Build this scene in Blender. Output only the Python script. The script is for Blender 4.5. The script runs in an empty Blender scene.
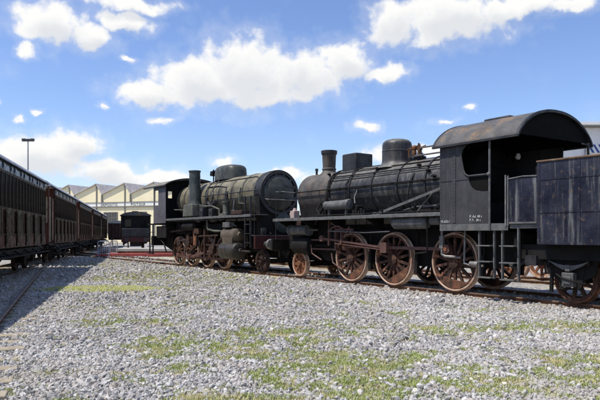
import bpy, bmesh, math, random
import numpy as np
from mathutils import Vector, Matrix
R = math.radians
rng = np.random.default_rng(7)
random.seed(7)
scene = bpy.context.scene
COL = scene.collection

# ------------------------------------------------------------------ materials
def new_mat(name):
    m = bpy.data.materials.new(name); m.use_nodes = True
    nt = m.node_tree
    b = nt.nodes['Principled BSDF']
    return m, nt, b

def rgba(c): return (c[0], c[1], c[2], 1.0)

def noise(nt, vec, scale, detail=6, rough=.6):
    n = nt.nodes.new('ShaderNodeTexNoise')
    n.inputs['Scale'].default_value = scale; n.inputs['Detail'].default_value = detail
    n.inputs['Roughness'].default_value = rough
    nt.links.new(vec, n.inputs['Vector'])
    return n.outputs['Fac']

def maprange(nt, v, a, b, c=0., d=1., smooth=True):
    n = nt.nodes.new('ShaderNodeMapRange')
    if smooth: n.interpolation_type = 'SMOOTHSTEP'
    nt.links.new(v, n.inputs[0])
    n.inputs[1].default_value = a; n.inputs[2].default_value = b
    n.inputs[3].default_value = c; n.inputs[4].default_value = d
    return n.outputs[0]

def mixc(nt, fac, a, b):
    n = nt.nodes.new('ShaderNodeMix'); n.data_type = 'RGBA'
    if isinstance(fac, (int, float)): n.inputs[0].default_value = fac
    else: nt.links.new(fac, n.inputs[0])
    for i, c in ((6, a), (7, b)):
        if isinstance(c, tuple): n.inputs[i].default_value = rgba(c)
        else: nt.links.new(c, n.inputs[i])
    return n.outputs[2]

def math_(nt, op, a, b=None):
    n = nt.nodes.new('ShaderNodeMath'); n.operation = op
    for i, v in ((0, a), (1, b)):
        if v is None: continue
        if isinstance(v, (int, float)): n.inputs[i].default_value = v
        else: nt.links.new(v, n.inputs[i])
    return n.outputs[0]

def weathered(name, c1, c2, scale=2.2, rough=.55, streak=None, samt=.5, sfreq=9., spots=None, pamt=.6, pscale=5.,
              bump=.25, metal=0., dust=None, damt=.0, plow=.56, spec=.3, dent=0., grime=None, gamt=.7):
    m, nt, b = new_mat(name)
    tc = nt.nodes.new('ShaderNodeTexCoord').outputs['Object']
    f = maprange(nt, noise(nt, tc, scale, 7, .65), .36, .66)
    col = mixc(nt, f, c1, c2)
    if streak:
        mp = nt.nodes.new('ShaderNodeMapping'); mp.inputs['Scale'].default_value = (sfreq, sfreq, .45)
        nt.links.new(tc, mp.inputs[0])
        s = maprange(nt, noise(nt, mp.outputs[0], 1., 5, .7), .5, .74)
        s = math_(nt, 'MULTIPLY', s, samt)
        col = mixc(nt, s, col, streak)
    if spots:
        p = maprange(nt, noise(nt, tc, pscale, 9, .7), plow, plow + .07)
        p = math_(nt, 'MULTIPLY', p, pamt)
        col = mixc(nt, p, col, spots)
    if grime:  # oil and soot: ragged blotches running downwards
        mg = nt.nodes.new('ShaderNodeMapping'); mg.inputs['Scale'].default_value = (1.7, 1.7, .8); nt.links.new(tc, mg.inputs[0])
        gf = maprange(nt, noise(nt, mg.outputs[0], 1.6, 10, .72), .44, .62)
        col = mixc(nt, math_(nt, 'MULTIPLY', gf, gamt), col, grime)
    if dust:   # settled dust on whatever faces up
        g = nt.nodes.new('ShaderNodeNewGeometry')
        sx = nt.nodes.new('ShaderNodeSeparateXYZ'); nt.links.new(g.outputs['Normal'], sx.inputs[0])
        d = maprange(nt, sx.outputs[2], .15, .95)
        dn = maprange(nt, noise(nt, tc, 3.5, 8, .7), .3, .62, .25, 1.)
        d = math_(nt, 'MULTIPLY', math_(nt, 'MULTIPLY', d, dn), damt)
        col = mixc(nt, d, col, dust)
    nt.links.new(col, b.inputs['Base Color'])
    rn = maprange(nt, noise(nt, tc, 6, 5), .3, .7, max(.05, rough - .14), min(1., rough + .16))
    nt.links.new(rn, b.inputs['Roughness'])
    b.inputs['Metallic'].default_value = metal; b.inputs['Specular IOR Level'].default_value = spec
    if bump:
        bp = nt.nodes.new('ShaderNodeBump'); bp.inputs['Strength'].default_value = bump; bp.inputs['Distance'].default_value = .01
        nt.links.new(noise(nt, tc, 22, 6, .6), bp.inputs['Height'])
        if dent:
            b2 = nt.nodes.new('ShaderNodeBump'); b2.inputs['Strength'].default_value = dent; b2.inputs['Distance'].default_value = .05
            nt.links.new(noise(nt, tc, 2.3, 3, .5), b2.inputs['Height']); nt.links.new(b2.outputs[0], bp.inputs['Normal'])
        nt.links.new(bp.outputs[0], b.inputs['Normal'])
    return m

def plain(name, c, rough=.5, metal=0., var=.25, scale=6):
    c2 = tuple(x * (1 - var) for x in c)
    return weathered(name, c, c2, scale, rough, bump=.12, metal=metal)

M = {}
M['blk'] = weathered('black_paint', (.016, .016, .018), (.035, .034, .036), 2.5, .5, streak=(.08, .08, .085), samt=.35, spots=(.09, .05, .03), pamt=.35, plow=.62)
M['frame'] = weathered('frame_black', (.007, .0065, .0065), (.015, .013, .012), 3, .75, spec=.18, spots=(.07, .035, .02), pamt=.4, plow=.6)
M['boiler_a'] = weathered('boiler_cladding_grey', (.026, .026, .029), (.055, .053, .052), 1.6, .48, streak=(.30, .29, .28), samt=.6, sfreq=8, spots=(.12, .08, .05), pamt=.35, pscale=4, dust=(.26, .245, .215), damt=.55, dent=.3, grime=(.016, .016, .017), gamt=.75)
M['smoke_a'] = weathered('smokebox_faded', (.050, .046, .042), (.085, .073, .062), 2.2, .62, dent=.25, grime=(.02, .019, .018), gamt=.6, streak=(.17, .14, .12), samt=.5, spots=(.15, .075, .04), pamt=.5, dust=(.2, .18, .155), damt=.35)
M['cab_a'] = weathered('cab_grey_black', (.036, .035, .038), (.052, .050, .054), 1.2, .6, streak=(.125, .125, .135), samt=.5, sfreq=5, spots=(.10, .06, .04), pamt=.35, pscale=7, plow=.6, dent=.2, grime=(.028, .027, .031), gamt=.6)
M['roof_a'] = weathered('roof_dusty', (.060, .058, .058), (.105, .10, .095), 1.6, .6, spots=(.21, .115, .045), pamt=.7, pscale=1.6, plow=.535, dust=(.12, .115, .105), damt=.35, dent=.3, grime=(.035, .034, .034), gamt=.7)
M['tender'] = weathered('tender_navy_black', (.009, .010, .021), (.023, .025, .040), 1.7, .4, streak=(.21, .215, .21), samt=.9, sfreq=8.5, spots=(.11, .08, .06), pamt=.55, pscale=9, plow=.56, dent=.45, grime=(.008, .008, .010), gamt=.4)
M['rustrim'] = weathered('rusty_edge', (.16, .10, .06), (.10, .06, .04), 4, .8, spots=(.25, .2, .15), pamt=.5)
M['boiler_b'] = weathered('boiler_cladding_dusty_beige', (.125, .11, .072), (.20, .175, .115), 1.4, .6, streak=(.06, .055, .045), samt=.6, sfreq=5, spots=(.05, .042, .035), pamt=.5, pscale=4, plow=.55, dust=(.32, .285, .20), damt=.42, dent=.25, grime=(.032, .030, .025), gamt=.8)
M['smoke_b'] = weathered('smokebox_door_grey_green', (.045, .048, .043), (.085, .088, .078), 1.6, .5, dent=.2, grime=(.02, .02, .019), gamt=.7, streak=(.14, .14, .125), samt=.3, spots=(.02, .02, .02), pamt=.5, pscale=3)
M['green'] = weathered('stack_grey_green', (.035, .045, .043), (.065, .075, .070), 2.2, .5, dent=.2, grime=(.018, .019, .018), gamt=.6, streak=(.13, .13, .12), samt=.5, sfreq=7, spots=(.1, .07, .05), pamt=.3)
M['basegrey'] = weathered('fitting_grey_green', (.07, .073, .06), (.12, .12, .095), 2.5, .6, grime=(.025, .025, .022), gamt=.7, streak=(.24, .23, .18), samt=.5, sfreq=8, spots=(.05, .04, .03), pamt=.5)
M['cylb'] = weathered('cylinder_oily_black', (.022, .021, .019), (.045, .04, .034), 2.5, .45, streak=(.10, .085, .07), samt=.5, spots=(.11, .055, .03), pamt=.5, pscale=5, grime=(.009, .009, .008), gamt=.7)
M['rust'] = weathered('rust_orange', (.22, .085, .04), (.11, .045, .024), 5, .85, spots=(.33, .17, .09), pamt=.6, pscale=8)
M['rustdark'] = weathered('rust_dark', (.046, .023, .017), (.022, .013, .010), 4, .8, spots=(.24, .11, .055), pamt=.45, pscale=6)
M['tyre'] = weathered('wheel_tyre_pale_rust', (.52, .37, .28), (.30, .17, .10), 4, .6, spots=(.58, .46, .37), pamt=.6, pscale=5, metal=.1)
M['wheelrust'] = weathered('wheel_red_brown_rust', (.085, .036, .024), (.038, .02, .014), 3.2, .8, spots=(.36, .16, .085), pamt=.6, pscale=4.5, plow=.53, grime=(.012, .010, .009), gamt=.6)
M['cweight'] = weathered('counterweight_rust', (.17, .07, .038), (.08, .037, .023), 3, .8, spots=(.30, .15, .08), pamt=.5, pscale=4, plow=.52, grime=(.02, .016, .013), gamt=.8)
M['rod'] = weathered('rod_rusty_steel', (.16, .085, .07), (.09, .05, .045), 5, .5, spots=(.3, .22, .18), pamt=.5, metal=.3)
M['steel'] = weathered('worn_steel', (.28, .27, .26), (.17, .16, .15), 8, .45, metal=.5, spots=(.18, .1, .06), pamt=.4)
M['stepgrey'] = weathered('step_grey', (.075, .075, .076), (.13, .13, .127), 5, .6, spots=(.16, .1, .06), pamt=.4)
M['reservoir'] = weathered('reservoir_grey', (.07, .07, .07), (.12, .118, .115), 4, .55, streak=(.25, .25, .24), samt=.5)
M['brass'] = weathered('corroded_brass', (.20, .09, .035), (.07, .035, .02), 9, .5, metal=.4, spots=(.03, .03, .03), pamt=.6)
M['red'] = weathered('faded_red', (.06, .010, .010), (.03, .008, .008), 3, .6, spots=(.05, .02, .02), pamt=.5)
M['white'] = plain('white_paint', (.78, .78, .76), .6, var=.1)
M['whitetxt'] = plain('white_lettering', (.58, .58, .57), .7, var=.3, scale=30)
M['cab_shade'] = weathered('cab_shade_black', (.006, .006, .006), (.010, .0095, .009), 3, .95, spots=(.03, .02, .015), pamt=.3, plow=.62, spec=.08)  # near-black base colour puts the shade of the cabs into their parts
M['coal'] = weathered('coal', (.012, .012, .012), (.03, .03, .03), 9, .5, bump=.8)
M['rail'] = weathered('rail_rusty', (.13, .065, .038), (.09, .045, .028), 6, .8, spots=(.2, .13, .09), pamt=.5)
M['railtop'] = weathered('rail_head_worn', (.22, .15, .11), (.15, .10, .075), 3, .5, metal=.35, spots=(.3, .27, .24), pamt=.6)
M['sleeper'] = weathered('sleeper_wood', (.34, .29, .21), (.25, .21, .15), 3, .9, streak=(.45, .40, .31), samt=.5, spots=(.14, .11, .08), pamt=.5, pscale=9)
M['chrome'] = plain('gauge_white', (.85, .85, .85), .2, var=.05)
# coaches
M['coach'] = weathered('coach_brown_painted_sheen', (.014, .007, .005), (.024, .010, .006), 1.3, .35, spec=.02, streak=(.19, .10, .05), samt=.38, sfreq=6, spots=(.09, .04, .02), pamt=.4, pscale=3.5, plow=.56, bump=.05)  # brown paint; orange-brown streaks paint in warm reflections on the sides
M['coachlow'] = weathered('coach_red_streaked', (.045, .017, .013), (.075, .024, .018), 1.5, .45, spec=.05, streak=(.36, .10, .085), samt=.8, sfreq=5, spots=(.24, .18, .13), pamt=.5, pscale=4, bump=.05)  # dark red base with brighter red vertical streaks
M['fascia'] = weathered('coach_fascia_painted_sky_sheen', (.06, .08, .12), (.11, .135, .18), 1.4, .3, spec=.2, streak=(.25, .25, .25), samt=.4, bump=.05)  # blue-grey colour paints in the sky reflected by the upper panel
M['post'] = weathered('coach_post', (.03, .018, .012), (.10, .07, .05), 1.8, .5, spec=.02, spots=(.03, .018, .012), pamt=.7, bump=.05)
M['cream'] = weathered('coach_cream', (.50, .43, .31), (.36, .29, .20), 2., .5, spots=(.12, .08, .05), pamt=.6, pscale=3)
M['coachend'] = weathered('coach_end_red_brown', (.11, .035, .02), (.075, .025, .016), 2, .5, spots=(.2, .1, .06), pamt=.4)
M['coachroof'] = weathered('coach_roof_grey', (.50, .50, .51), (.38, .38, .39), 1.2, .6, spots=(.2, .19, .18), pamt=.4, pscale=2.5)
m, nt, b = new_mat('dark_glass')
df = nt.nodes.new('ShaderNodeBsdfDiffuse'); df.inputs[0].default_value = (.008, .008, .009, 1)
gl = nt.nodes.new('ShaderNodeBsdfGlossy'); gl.inputs['Roughness'].default_value = .08; gl.inputs[0].default_value = (.8, .8, .8, 1)
ms_ = nt.nodes.new('ShaderNodeMixShader'); ms_.inputs[0].default_value = .025
nt.links.new(df.outputs[0], ms_.inputs[1]); nt.links.new(gl.outputs[0], ms_.inputs[2]); nt.links.new(ms_.outputs[0], nt.nodes['Material Output'].inputs[0]); M['glass'] = m
# building
M['facade'] = weathered('ochre_plaster', (.88, .78, .52), (.83, .72, .46), .35, .9, streak=(.66, .58, .38), samt=.35, sfreq=1.2, bump=.1)
M['band'] = plain('white_band', (.82, .80, .72), .8, var=.05)
M['trim'] = plain('grey_trim', (.23, .22, .19), .8)
M['tile'] = weathered('roof_tile_grey_brown', (.50, .465, .44), (.38, .35, .33), 1.2, .9)
M['letter'] = plain('dark_letter', (.06, .055, .045), .8)
M['winpane'] = weathered('dusty_window', (.05, .05, .05), (.10, .095, .085), .8, .3)
M['whitewall'] = weathered('white_wall', (.80, .78, .75), (.70, .68, .66), .4, .85, spots=(.5, .48, .46), pamt=.5, pscale=.6)
M['blue'] = plain('blue_stripe', (.055, .09, .26), .6)
M['mast'] = plain('mast_grey', (.30, .30, .31), .5)
M['lampdark'] = plain('lamp_dark', (.05, .05, .055), .4)
M['pinkred'] = weathered('turntable_red', (.34, .065, .06), (.24, .05, .045), .8, .7, spots=(.5, .2, .17), pamt=.5)
M['barrier'] = plain('barrier_grey_blue', (.30, .33, .42), .5)
M['concrete'] = weathered('pale_concrete', (.46, .44, .40), (.36, .34, .31), .7, .9)

# ------------------------------------------------------------------ mesh builder
class MB:
    def __init__(s): s.v = []; s.f = []
    def add(s, vs, fs):
        o = len(s.v); s.v += [tuple(p) for p in vs]; s.f += [tuple(i + o for i in f) for f in fs]
    def box(s, x0, x1, y0, y1, z0, z1):
        vs = [(x, y, z) for x in (x0, x1) for y in (y0, y1) for z in (z0, z1)]
        s.add(vs, [(0, 1, 3, 2), (4, 6, 7, 5), (0, 4, 5, 1), (2, 3, 7, 6), (0, 2, 6, 4), (1, 5, 7, 3)])
    def obox(s, c, ax, hx, hy, hz):
        """box centred at c, local x along ax (a direction in 3-D), z kept as upright as possible"""
        ax = Vector(ax).normalized(); up = Vector((0, 0, 1))
        if abs(ax.z) > .99: up = Vector((0, 1, 0))
        ay = up.cross(ax).normalized(); az = ax.cross(ay)
        c = Vector(c)
        vs = [c + ax * i * hx + ay * j * hy + az * k * hz for i in (-1, 1) for j in (-1, 1) for k in (-1, 1)]
        s.add(vs, [(0, 1, 3, 2), (4, 6, 7, 5), (0, 4, 5, 1), (2, 3, 7, 6), (0, 2, 6, 4), (1, 5, 7, 3)])
    def bar(s, p, q, w, h):
        p = Vector(p); q = Vector(q)
        s.obox((p + q) / 2, q - p, (q - p).length / 2, w / 2, h / 2)
    def lathe(s, o, ax, prof, n=40, close=False):
        """prof: (distance along ax, radius)"""
        ax = Vector(ax).normalized(); o = Vector(o)
        t = Vector((0, 0, 1)) if abs(ax.z) < .9 else Vector((1, 0, 0))
        u = ax.cross(t).normalized(); w = ax.cross(u)
        vs = []; k = len(prof)
        for d, r in prof:
            for i in range(n):
                a = 2 * math.pi * i / n
                vs.append(o + ax * d + (u * math.cos(a) + w * math.sin(a)) * r)
        fs = []
        for j in range(k if close else k - 1):
            j2 = (j + 1) % k
            for i in range(n):
                fs.append((j * n + i, j * n + (i + 1) % n, j2 * n + (i + 1) % n, j2 * n + i))
        if not close:
            if prof[0][1] > 1e-5: fs.append(tuple(range(n - 1, -1, -1)))
            if prof[-1][1] > 1e-5: fs.append(tuple((k - 1) * n + i for i in range(n)))
        s.add(vs, fs)
    def cyl(s, p, q, r, r2=None, n=20):
        p = Vector(p); q = Vector(q)
        s.lathe(p, q - p, [(0, r), ((q - p).length, r if r2 is None else r2)], n)
    def tube(s, pts, r, n=8):
        pts = [Vector(p) for p in pts]
        vs = []; fs = []; prev = None
        for i, p in enumerate(pts):
            d = ((pts[min(i + 1, len(pts) - 1)] - p).normalized() + (p - pts[max(i - 1, 0)]).normalized())
            d = d.normalized()
            t = prev if prev is not None else (Vector((0, 0, 1)) if abs(d.z) < .9 else Vector((1, 0, 0)))
            u = d.cross(t).normalized(); w = u.cross(d).normalized(); prev = w
            for k in range(n):
                a = 2 * math.pi * k / n
                vs.append(p + (u * math.cos(a) + w * math.sin(a)) * r)
        for i in range(len(pts) - 1):
            for k in range(n):
                fs.append((i * n + k, i * n + (k + 1) % n, (i + 1) * n + (k + 1) % n, (i + 1) * n + k))
        fs.append(tuple(range(n - 1, -1, -1))); fs.append(tuple((len(pts) - 1) * n + k for k in range(n)))
        s.add(vs, fs)
    def prism(s, poly, o, e1, e2, ext):
        """polygon (a,b) -> o + a e1 + b e2, extruded by vector ext"""
        o = Vector(o); e1 = Vector(e1); e2 = Vector(e2); ext = Vector(ext); n = len(poly)
        vs = [o + e1 * a + e2 * b_ for a, b_ in poly]; vs += [p + ext for p in vs]
        fs = [tuple(range(n - 1, -1, -1)), tuple(range(n, 2 * n))]
        fs += [(i, (i + 1) % n, n + (i + 1) % n, n + i) for i in range(n)]
        s.add(vs, fs)
    def dome(s, c, nrm, r, n=6):
        s.lathe(c, nrm, [(0, r), (r * .6, r * .75), (r * .8, 0)], n)
    def build(s, name, mat, parent=None, off=(0, 0, 0), bev=0., label=None, angle=32):
        me = bpy.data.meshes.new(name)
        o_ = Vector(off)
        me.from_pydata([tuple(Vector(p) - o_) for p in s.v], [], s.f)
        bm = bmesh.new(); bm.from_mesh(me); bmesh.ops.recalc_face_normals(bm, faces=bm.faces); bm.to_mesh(me); bm.free()
        me.polygons.foreach_set('use_smooth', [True] * len(me.polygons))
        me.set_sharp_from_angle(angle=R(angle))
        me.materials.append(mat)
        o = bpy.data.objects.new(name, me); COL.objects.link(o)
        if parent: o.parent = parent
        if bev:
            b_ = o.modifiers.new('bevel', 'BEVEL'); b_.width = bev; b_.segments = 2; b_.limit_method = 'ANGLE'; b_.angle_limit = R(40)
        if label: o['label'] = label
        return o

def tag(o, label, cat, group=None):
    o['label'] = label; o['category'] = cat
    if group: o['group'] = group
    return o
def empty(name, loc, rz=0.):
    o = bpy.data.objects.new(name, None); o.location = loc; o.rotation_euler = (0, 0, rz); o.empty_display_size = .3
    COL.objects.link(o); return o
def kids(o): return [c for c in bpy.data.objects if c.parent == o]
def copy_tree(o, parent=None):
    c = o.copy(); COL.objects.link(c); c.parent = parent
    for ch in kids(o): copy_tree(ch, c)
    return c
def text_part(body, size, loc, rot, mat, parent, name='lettering', extrude=.004, sx=1., spacing=1.):
    cu = bpy.data.curves.new('txt', 'FONT'); cu.body = body; cu.size = size; cu.extrude = extrude; cu.space_character = spacing
    t = bpy.data.objects.new('txt', cu); COL.objects.link(t)
    bpy.context.view_layer.update()
    me = bpy.data.meshes.new_from_object(t.evaluated_get(bpy.context.evaluated_depsgraph_get()))
    bpy.data.objects.remove(t); bpy.data.curves.remove(cu)
    me.materials.clear(); me.materials.append(mat); me.name = name
    o = bpy.data.objects.new(name, me); COL.objects.link(o); o.parent = parent
    o.location = loc; o.rotation_euler = rot; o.scale = (sx, 1, 1)
    return o

# ------------------------------------------------------------------ camera, light, sky
cam = bpy.data.cameras.new('camera'); co = bpy.data.objects.new('camera', cam); COL.objects.link(co)
co.location = (0, 0, 1.55); co.rotation_euler = (R(90), 0, 0)
cam.sensor_width = 36; cam.lens = 36; cam.shift_y = 35 / 600; cam.clip_end = 3000; cam.clip_start = .1
scene.camera = co
EL = R(62.5); SH = Vector((-.945, -.327)).normalized()
SUN = Vector((SH.x * math.cos(EL), SH.y * math.cos(EL), math.sin(EL)))
sl = bpy.data.lights.new('sun', 'SUN'); sl.energy = 5.0; sl.angle = R(.53); sl.color = (1., .955, .88)
so = bpy.data.objects.new('sun', sl); COL.objects.link(so); so.rotation_euler = SUN.to_track_quat('Z', 'Y').to_euler(); so.location = (-20, -10, 40)
scene.view_settings.view_transform = 'Standard'; scene.view_settings.look = 'None'
scene.view_settings.exposure = 0.2; scene.view_settings.gamma = 1.
scene.view_settings.use_curve_mapping = False

CLOUDS = [(-22.6,18.1,2.8,1.8),(-19.7,17.3,2.5,1.2),(-16.3,18.8,2.6,0.8),(-15.6,20.3,3.5,0.7),(-24.6,15.8,0.9,0.7),(-14.0,13.0,3.1,1.1),(-9.9,14.1,4.2,2.0),(-5.2,15.1,4.5,3.0),(0.0,14.8,4.0,2.3),(4.3,16.0,2.5,1.7),(-3.6,13.1,5.7,1.0),(8.1,14.9,2.2,0.7),(9.0,19.3,2.6,1.9),(14.0,19.3,5.4,2.0),(20.1,19.7,5.1,1.0),(24.2,19.3,2.0,0.7),(12.2,17.8,2.0,0.8),(6.3,10.3,1.4,0.8),(13.7,10.4,1.3,0.4),(-23.4,7.0,3.6,1.9),(-20.6,8.0,2.5,1.3),(-25.8,6.0,1.9,1.7),(-18.0,5.7,3.3,1.2),(-13.1,5.3,3.6,0.8),(-7.2,7.1,1.5,0.7),(-12.7,10.8,1.5,0.5),(8.1,7.5,2.1,0.8),(2.9,5.4,2.9,0.6),(12.2,7.9,1.8,0.5),(15.6,11.3,0.6,0.4),(-25.0,10.0,0.6,0.3),(-23.8,10.8,0.4,0.4),(-26.6,11.0,0.6,0.4),(-18.0,11.6,0.7,0.3),(-1.7,5.7,2.4,0.5),(-16.0,15.7,1.1,0.4),
  (-60,25,12,4),(-95,16,14,5),(50,22,12,4),(75,14,10,4),(-40,35,9,4),(30,38,10,4),(120,20,14,5),(170,25,12,5),(-140,18,16,5),(-160,40,12,6),(10,55,14,6),(90,45,14,6)]
w = bpy.data.worlds.new('World'); scene.world = w; w.use_nodes = True
nt = w.node_tree; nt.nodes.clear()
out = nt.nodes.new('ShaderNodeOutputWorld')
sky = nt.nodes.new('ShaderNodeTexSky'); sky.sky_type = 'NISHITA'; sky.sun_disc = False
sky.sun_elevation = EL; sky.sun_rotation = math.atan2(SUN.x, SUN.y) % (2 * math.pi); sky.air_density = 1.0; sky.dust_density = .25; sky.ozone_density = 2.2
bg1 = nt.nodes.new('ShaderNodeBackground'); bg1.inputs[1].default_value = .132
tm = nt.nodes.new('ShaderNodeVectorMath'); tm.operation = 'MULTIPLY'; tm.inputs[1].default_value = (.95, .98, 1.17); nt.links.new(sky.outputs[0], tm.inputs[0]); nt.links.new(tm.outputs[0], bg1.inputs[0])
tc = nt.nodes.new('ShaderNodeTexCoord').outputs['Generated']
sep = nt.nodes.new('ShaderNodeSeparateXYZ'); nt.links.new(tc, sep.inputs[0])
az = math_(nt, 'ARCTAN2', sep.outputs[0], sep.outputs[1]); el = math_(nt, 'ARCSINE', sep.outputs[2])
D = 180 / math.pi
cmb = nt.nodes.new('ShaderNodeCombineXYZ'); nt.links.new(math_(nt, 'MULTIPLY', az, D), cmb.inputs[0]); nt.links.new(math_(nt, 'MULTIPLY', el, D), cmb.inputs[1])
base = cmb.outputs[0]
# ragged edges: push the lookup point about with noise
nz = nt.nodes.new('ShaderNodeTexNoise'); nz.inputs['Scale'].default_value = .33; nz.inputs['Detail'].default_value = 7; nz.inputs['Roughness'].default_value = .58
nt.links.new(base, nz.inputs['Vector'])
vs_ = nt.nodes.new('ShaderNodeVectorMath'); vs_.operation = 'SUBTRACT'; nt.links.new(nz.outputs['Color'], vs_.inputs[0]); vs_.inputs[1].default_value = (.5, .5, .5)
vm = nt.nodes.new('ShaderNodeVectorMath'); vm.operation = 'MULTIPLY'; nt.links.new(vs_.outputs[0], vm.inputs[0]); vm.inputs[1].default_value = (3.2, 2.4, 0)
va = nt.nodes.new('ShaderNodeVectorMath'); va.operation = 'ADD'; nt.links.new(base, va.inputs[0]); nt.links.new(vm.outputs[0], va.inputs[1])
acc = None; up = None; vup = nt.nodes.new('ShaderNodeVectorMath'); vup.operation = 'ADD'; vup.inputs[1].default_value = (-.5, 1.0, 0); nt.links.new(va.outputs[0], vup.inputs[0])
for (a_, e_, ra, re) in CLOUDS:
    mp = nt.nodes.new('ShaderNodeMapping'); mp.inputs['Scale'].default_value = (1 / ra, 1 / re, 1); mp.inputs['Location'].default_value = (-a_ / ra, -e_ / re, 0)
    nt.links.new(va.outputs[0], mp.inputs[0])
    ln = nt.nodes.new('ShaderNodeVectorMath'); ln.operation = 'LENGTH'; nt.links.new(mp.outputs[0], ln.inputs[0])
    v = math_(nt, 'SUBTRACT', 1.25 if ra > 1.6 else .92, ln.outputs['Value'])
    acc = v if acc is None else math_(nt, 'MAXIMUM', acc, v)
    if -28 < a_ < 28:
        m2 = nt.nodes.new('ShaderNodeMapping'); m2.inputs['Scale'].default_value = mp.inputs['Scale'].default_value; m2.inputs['Location'].default_value = mp.inputs['Location'].default_value
        nt.links.new(vup.outputs[0], m2.inputs[0])
        l2 = nt.nodes.new('ShaderNodeVectorMath'); l2.operation = 'LENGTH'; nt.links.new(m2.outputs[0], l2.inputs[0])
        v2 = math_(nt, 'SUBTRACT', 1.25, l2.outputs['Value']); up = v2 if up is None else math_(nt, 'MAXIMUM', up, v2)
fb = noise(nt, base, .6, 8, .52)
dens = math_(nt, 'ADD', math_(nt, 'MULTIPLY', acc, .8), math_(nt, 'MULTIPLY', math_(nt, 'SUBTRACT', fb, .5), 1.3))
cov = maprange(nt, dens, -.04, .50)
veil = maprange(nt, dens, -.45, .3, 0, .22)
cov = math_(nt, 'MAXIMUM', cov, veil)
wisp = maprange(nt, noise(nt, base, .16, 8, .6), .52, .8, 0, .16)
cov = math_(nt, 'MAXIMUM', cov, wisp)
# puffs: lit tops, greyer bellies, from the slope of the density noise along elevation
mp2 = nt.nodes.new('ShaderNodeMapping'); mp2.inputs['Location'].default_value = (.35, -.9, 0); nt.links.new(base, mp2.inputs[0])
fb2 = noise(nt, mp2.outputs[0], .42, 6, .55)
fb3 = noise(nt, base, .30, 4, .5)
sh = maprange(nt, math_(nt, 'ADD', up, math_(nt, 'MULTIPLY', math_(nt, 'SUBTRACT', fb3, .5), 1.2)), .1, 1.05)
cc = mixc(nt, sh, (1.04, 1.035, 1.02), (.80, .825, .865))
bg2 = nt.nodes.new('ShaderNodeBackground'); bg2.inputs[1].default_value = .84
nt.links.new(cc, bg2.inputs[0])
mx = nt.nodes.new('ShaderNodeMixShader'); nt.links.new(cov, mx.inputs[0]); nt.links.new(bg1.outputs[0], mx.inputs[1]); nt.links.new(bg2.outputs[0], mx.inputs[2])
nt.links.new(mx.outputs[0], out.inputs[0])

# ------------------------------------------------------------------ track frame of the two engines
# s: along the rails (towards the right of the picture), t: away from the near rail, z above rail head
A_ = R(34.8); RZ = .10
DS = Vector((math.sin(A_), -math.cos(A_))); DN = Vector((math.cos(A_), math.sin(A_)))
P0 = Vector((2.722, 17.373)); ROT = math.atan2(DS.y, DS.x)
def tp(s, t=.75, z=0.): p = P0 + DS * s + DN * t; return (p.x, p.y, z)
# in the builders below y = t - 0.75, so the near side is negative

# ================================================================== GROUND
def vnoise(x, y, seed, sc):
    r = np.random.default_rng(seed); g = r.random((256, 256))
    x = np.asarray(x) / sc + 100; y = np.asarray(y) / sc + 100
    xi = np.floor(x).astype(int); yi = np.floor(y).astype(int); fx = x - xi; fy = y - yi
    fx = fx * fx * (3 - 2 * fx); fy = fy * fy * (3 - 2 * fy)
    G = lambda a, c: g[a % 256, c % 256]
    return (G(xi, yi) * (1 - fx) + G(xi + 1, yi) * fx) * (1 - fy) + (G(xi, yi + 1) * (1 - fx) + G(xi + 1, yi + 1) * fx) * fy

def fbm(x, y, seed, sc):
    return vnoise(x, y, seed, sc) * .5 + vnoise(x, y, seed + 1, sc / 2.1) * .3 + vnoise(x, y, seed + 2, sc / 4.7) * .2

GRASS = [(1.3, 6.1, 3.4, .7, .62), (-.3, 6.0, 1.6, .8, .62), (2.6, 6.4, .9, .6, .8), (-1.55, 8.4, 1.3, 1.1, .72), (-.15, 9.3, 1.5, 1.3, .66), (.3, 7.2, 1.6, .8, .62), (1.9, 7.3, 1.2, .7, .5),
         (4.7, 10.0, 1.2, .9, .8), (2.3, 9.6, 1., .8, .5), (3.6, 7.3, 1.2, .7, .62), (-4.0, 22.5, 5.2, 5.5, .8), (-2.0, 15.5, 3., 2., .5), (-3.1, 10.6, 1.3, .9, .5), (1.7, 12, 1., .7, .45), (3.8, 12.3, 1.4, .6, .4),
         (-9.5, 35, 5, 7, .8), (.5, 14, 1.8, .9, .45), (5.5, 8.2, 1.2, .8, .7), (-.6, 7.4, 1.1, .9, .6), (3.4, 6.5, 1.6, .8, .72), (-2.3, 7.0, 1., .8, .4), (-4.2, 13.2, 1.5, 1.2, .4)]
def grass_mask(x, y):
    g = np.zeros_like(x)
    n1 = fbm(x, y, 21, .9); n2 = fbm(x, y, 31, .28)
    for (cx, cy, rx, ry, amt) in GRASS:
        d = np.sqrt(((x - cx) / rx) ** 2 + ((y - cy) / ry) ** 2)
        g = np.maximum(g, amt * np.clip(1.5 - d, 0, 1))
    return np.clip(g * 1.06 + (n1 - .5) * 1.0 + (n2 - .5) * 2.2 - .13 + .08 * (y < 14), 0, .9)
# yellow-green mossy strip
def moss_mask(x, y):
    u = x + 5.65 ; v = (y - 17.1) - .05 * u
    d = np.sqrt((u / 1.75) ** 2 + (v / .95) ** 2)
    return np.clip((1.25 - d) * 2 + (fbm(x, y, 51, .5) - .5) * 1.6, 0, 1)
def hgt(x, y):
    return (fbm(x, y, 61, 2.6) - .5) * .055
def in_track(x, y):
    """between / beside the engine rails, and under the coaches"""
    dx = x - P0.x; dy = y - P0.y
    t = dx * DN.x + dy * DN.y
    return t

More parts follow.
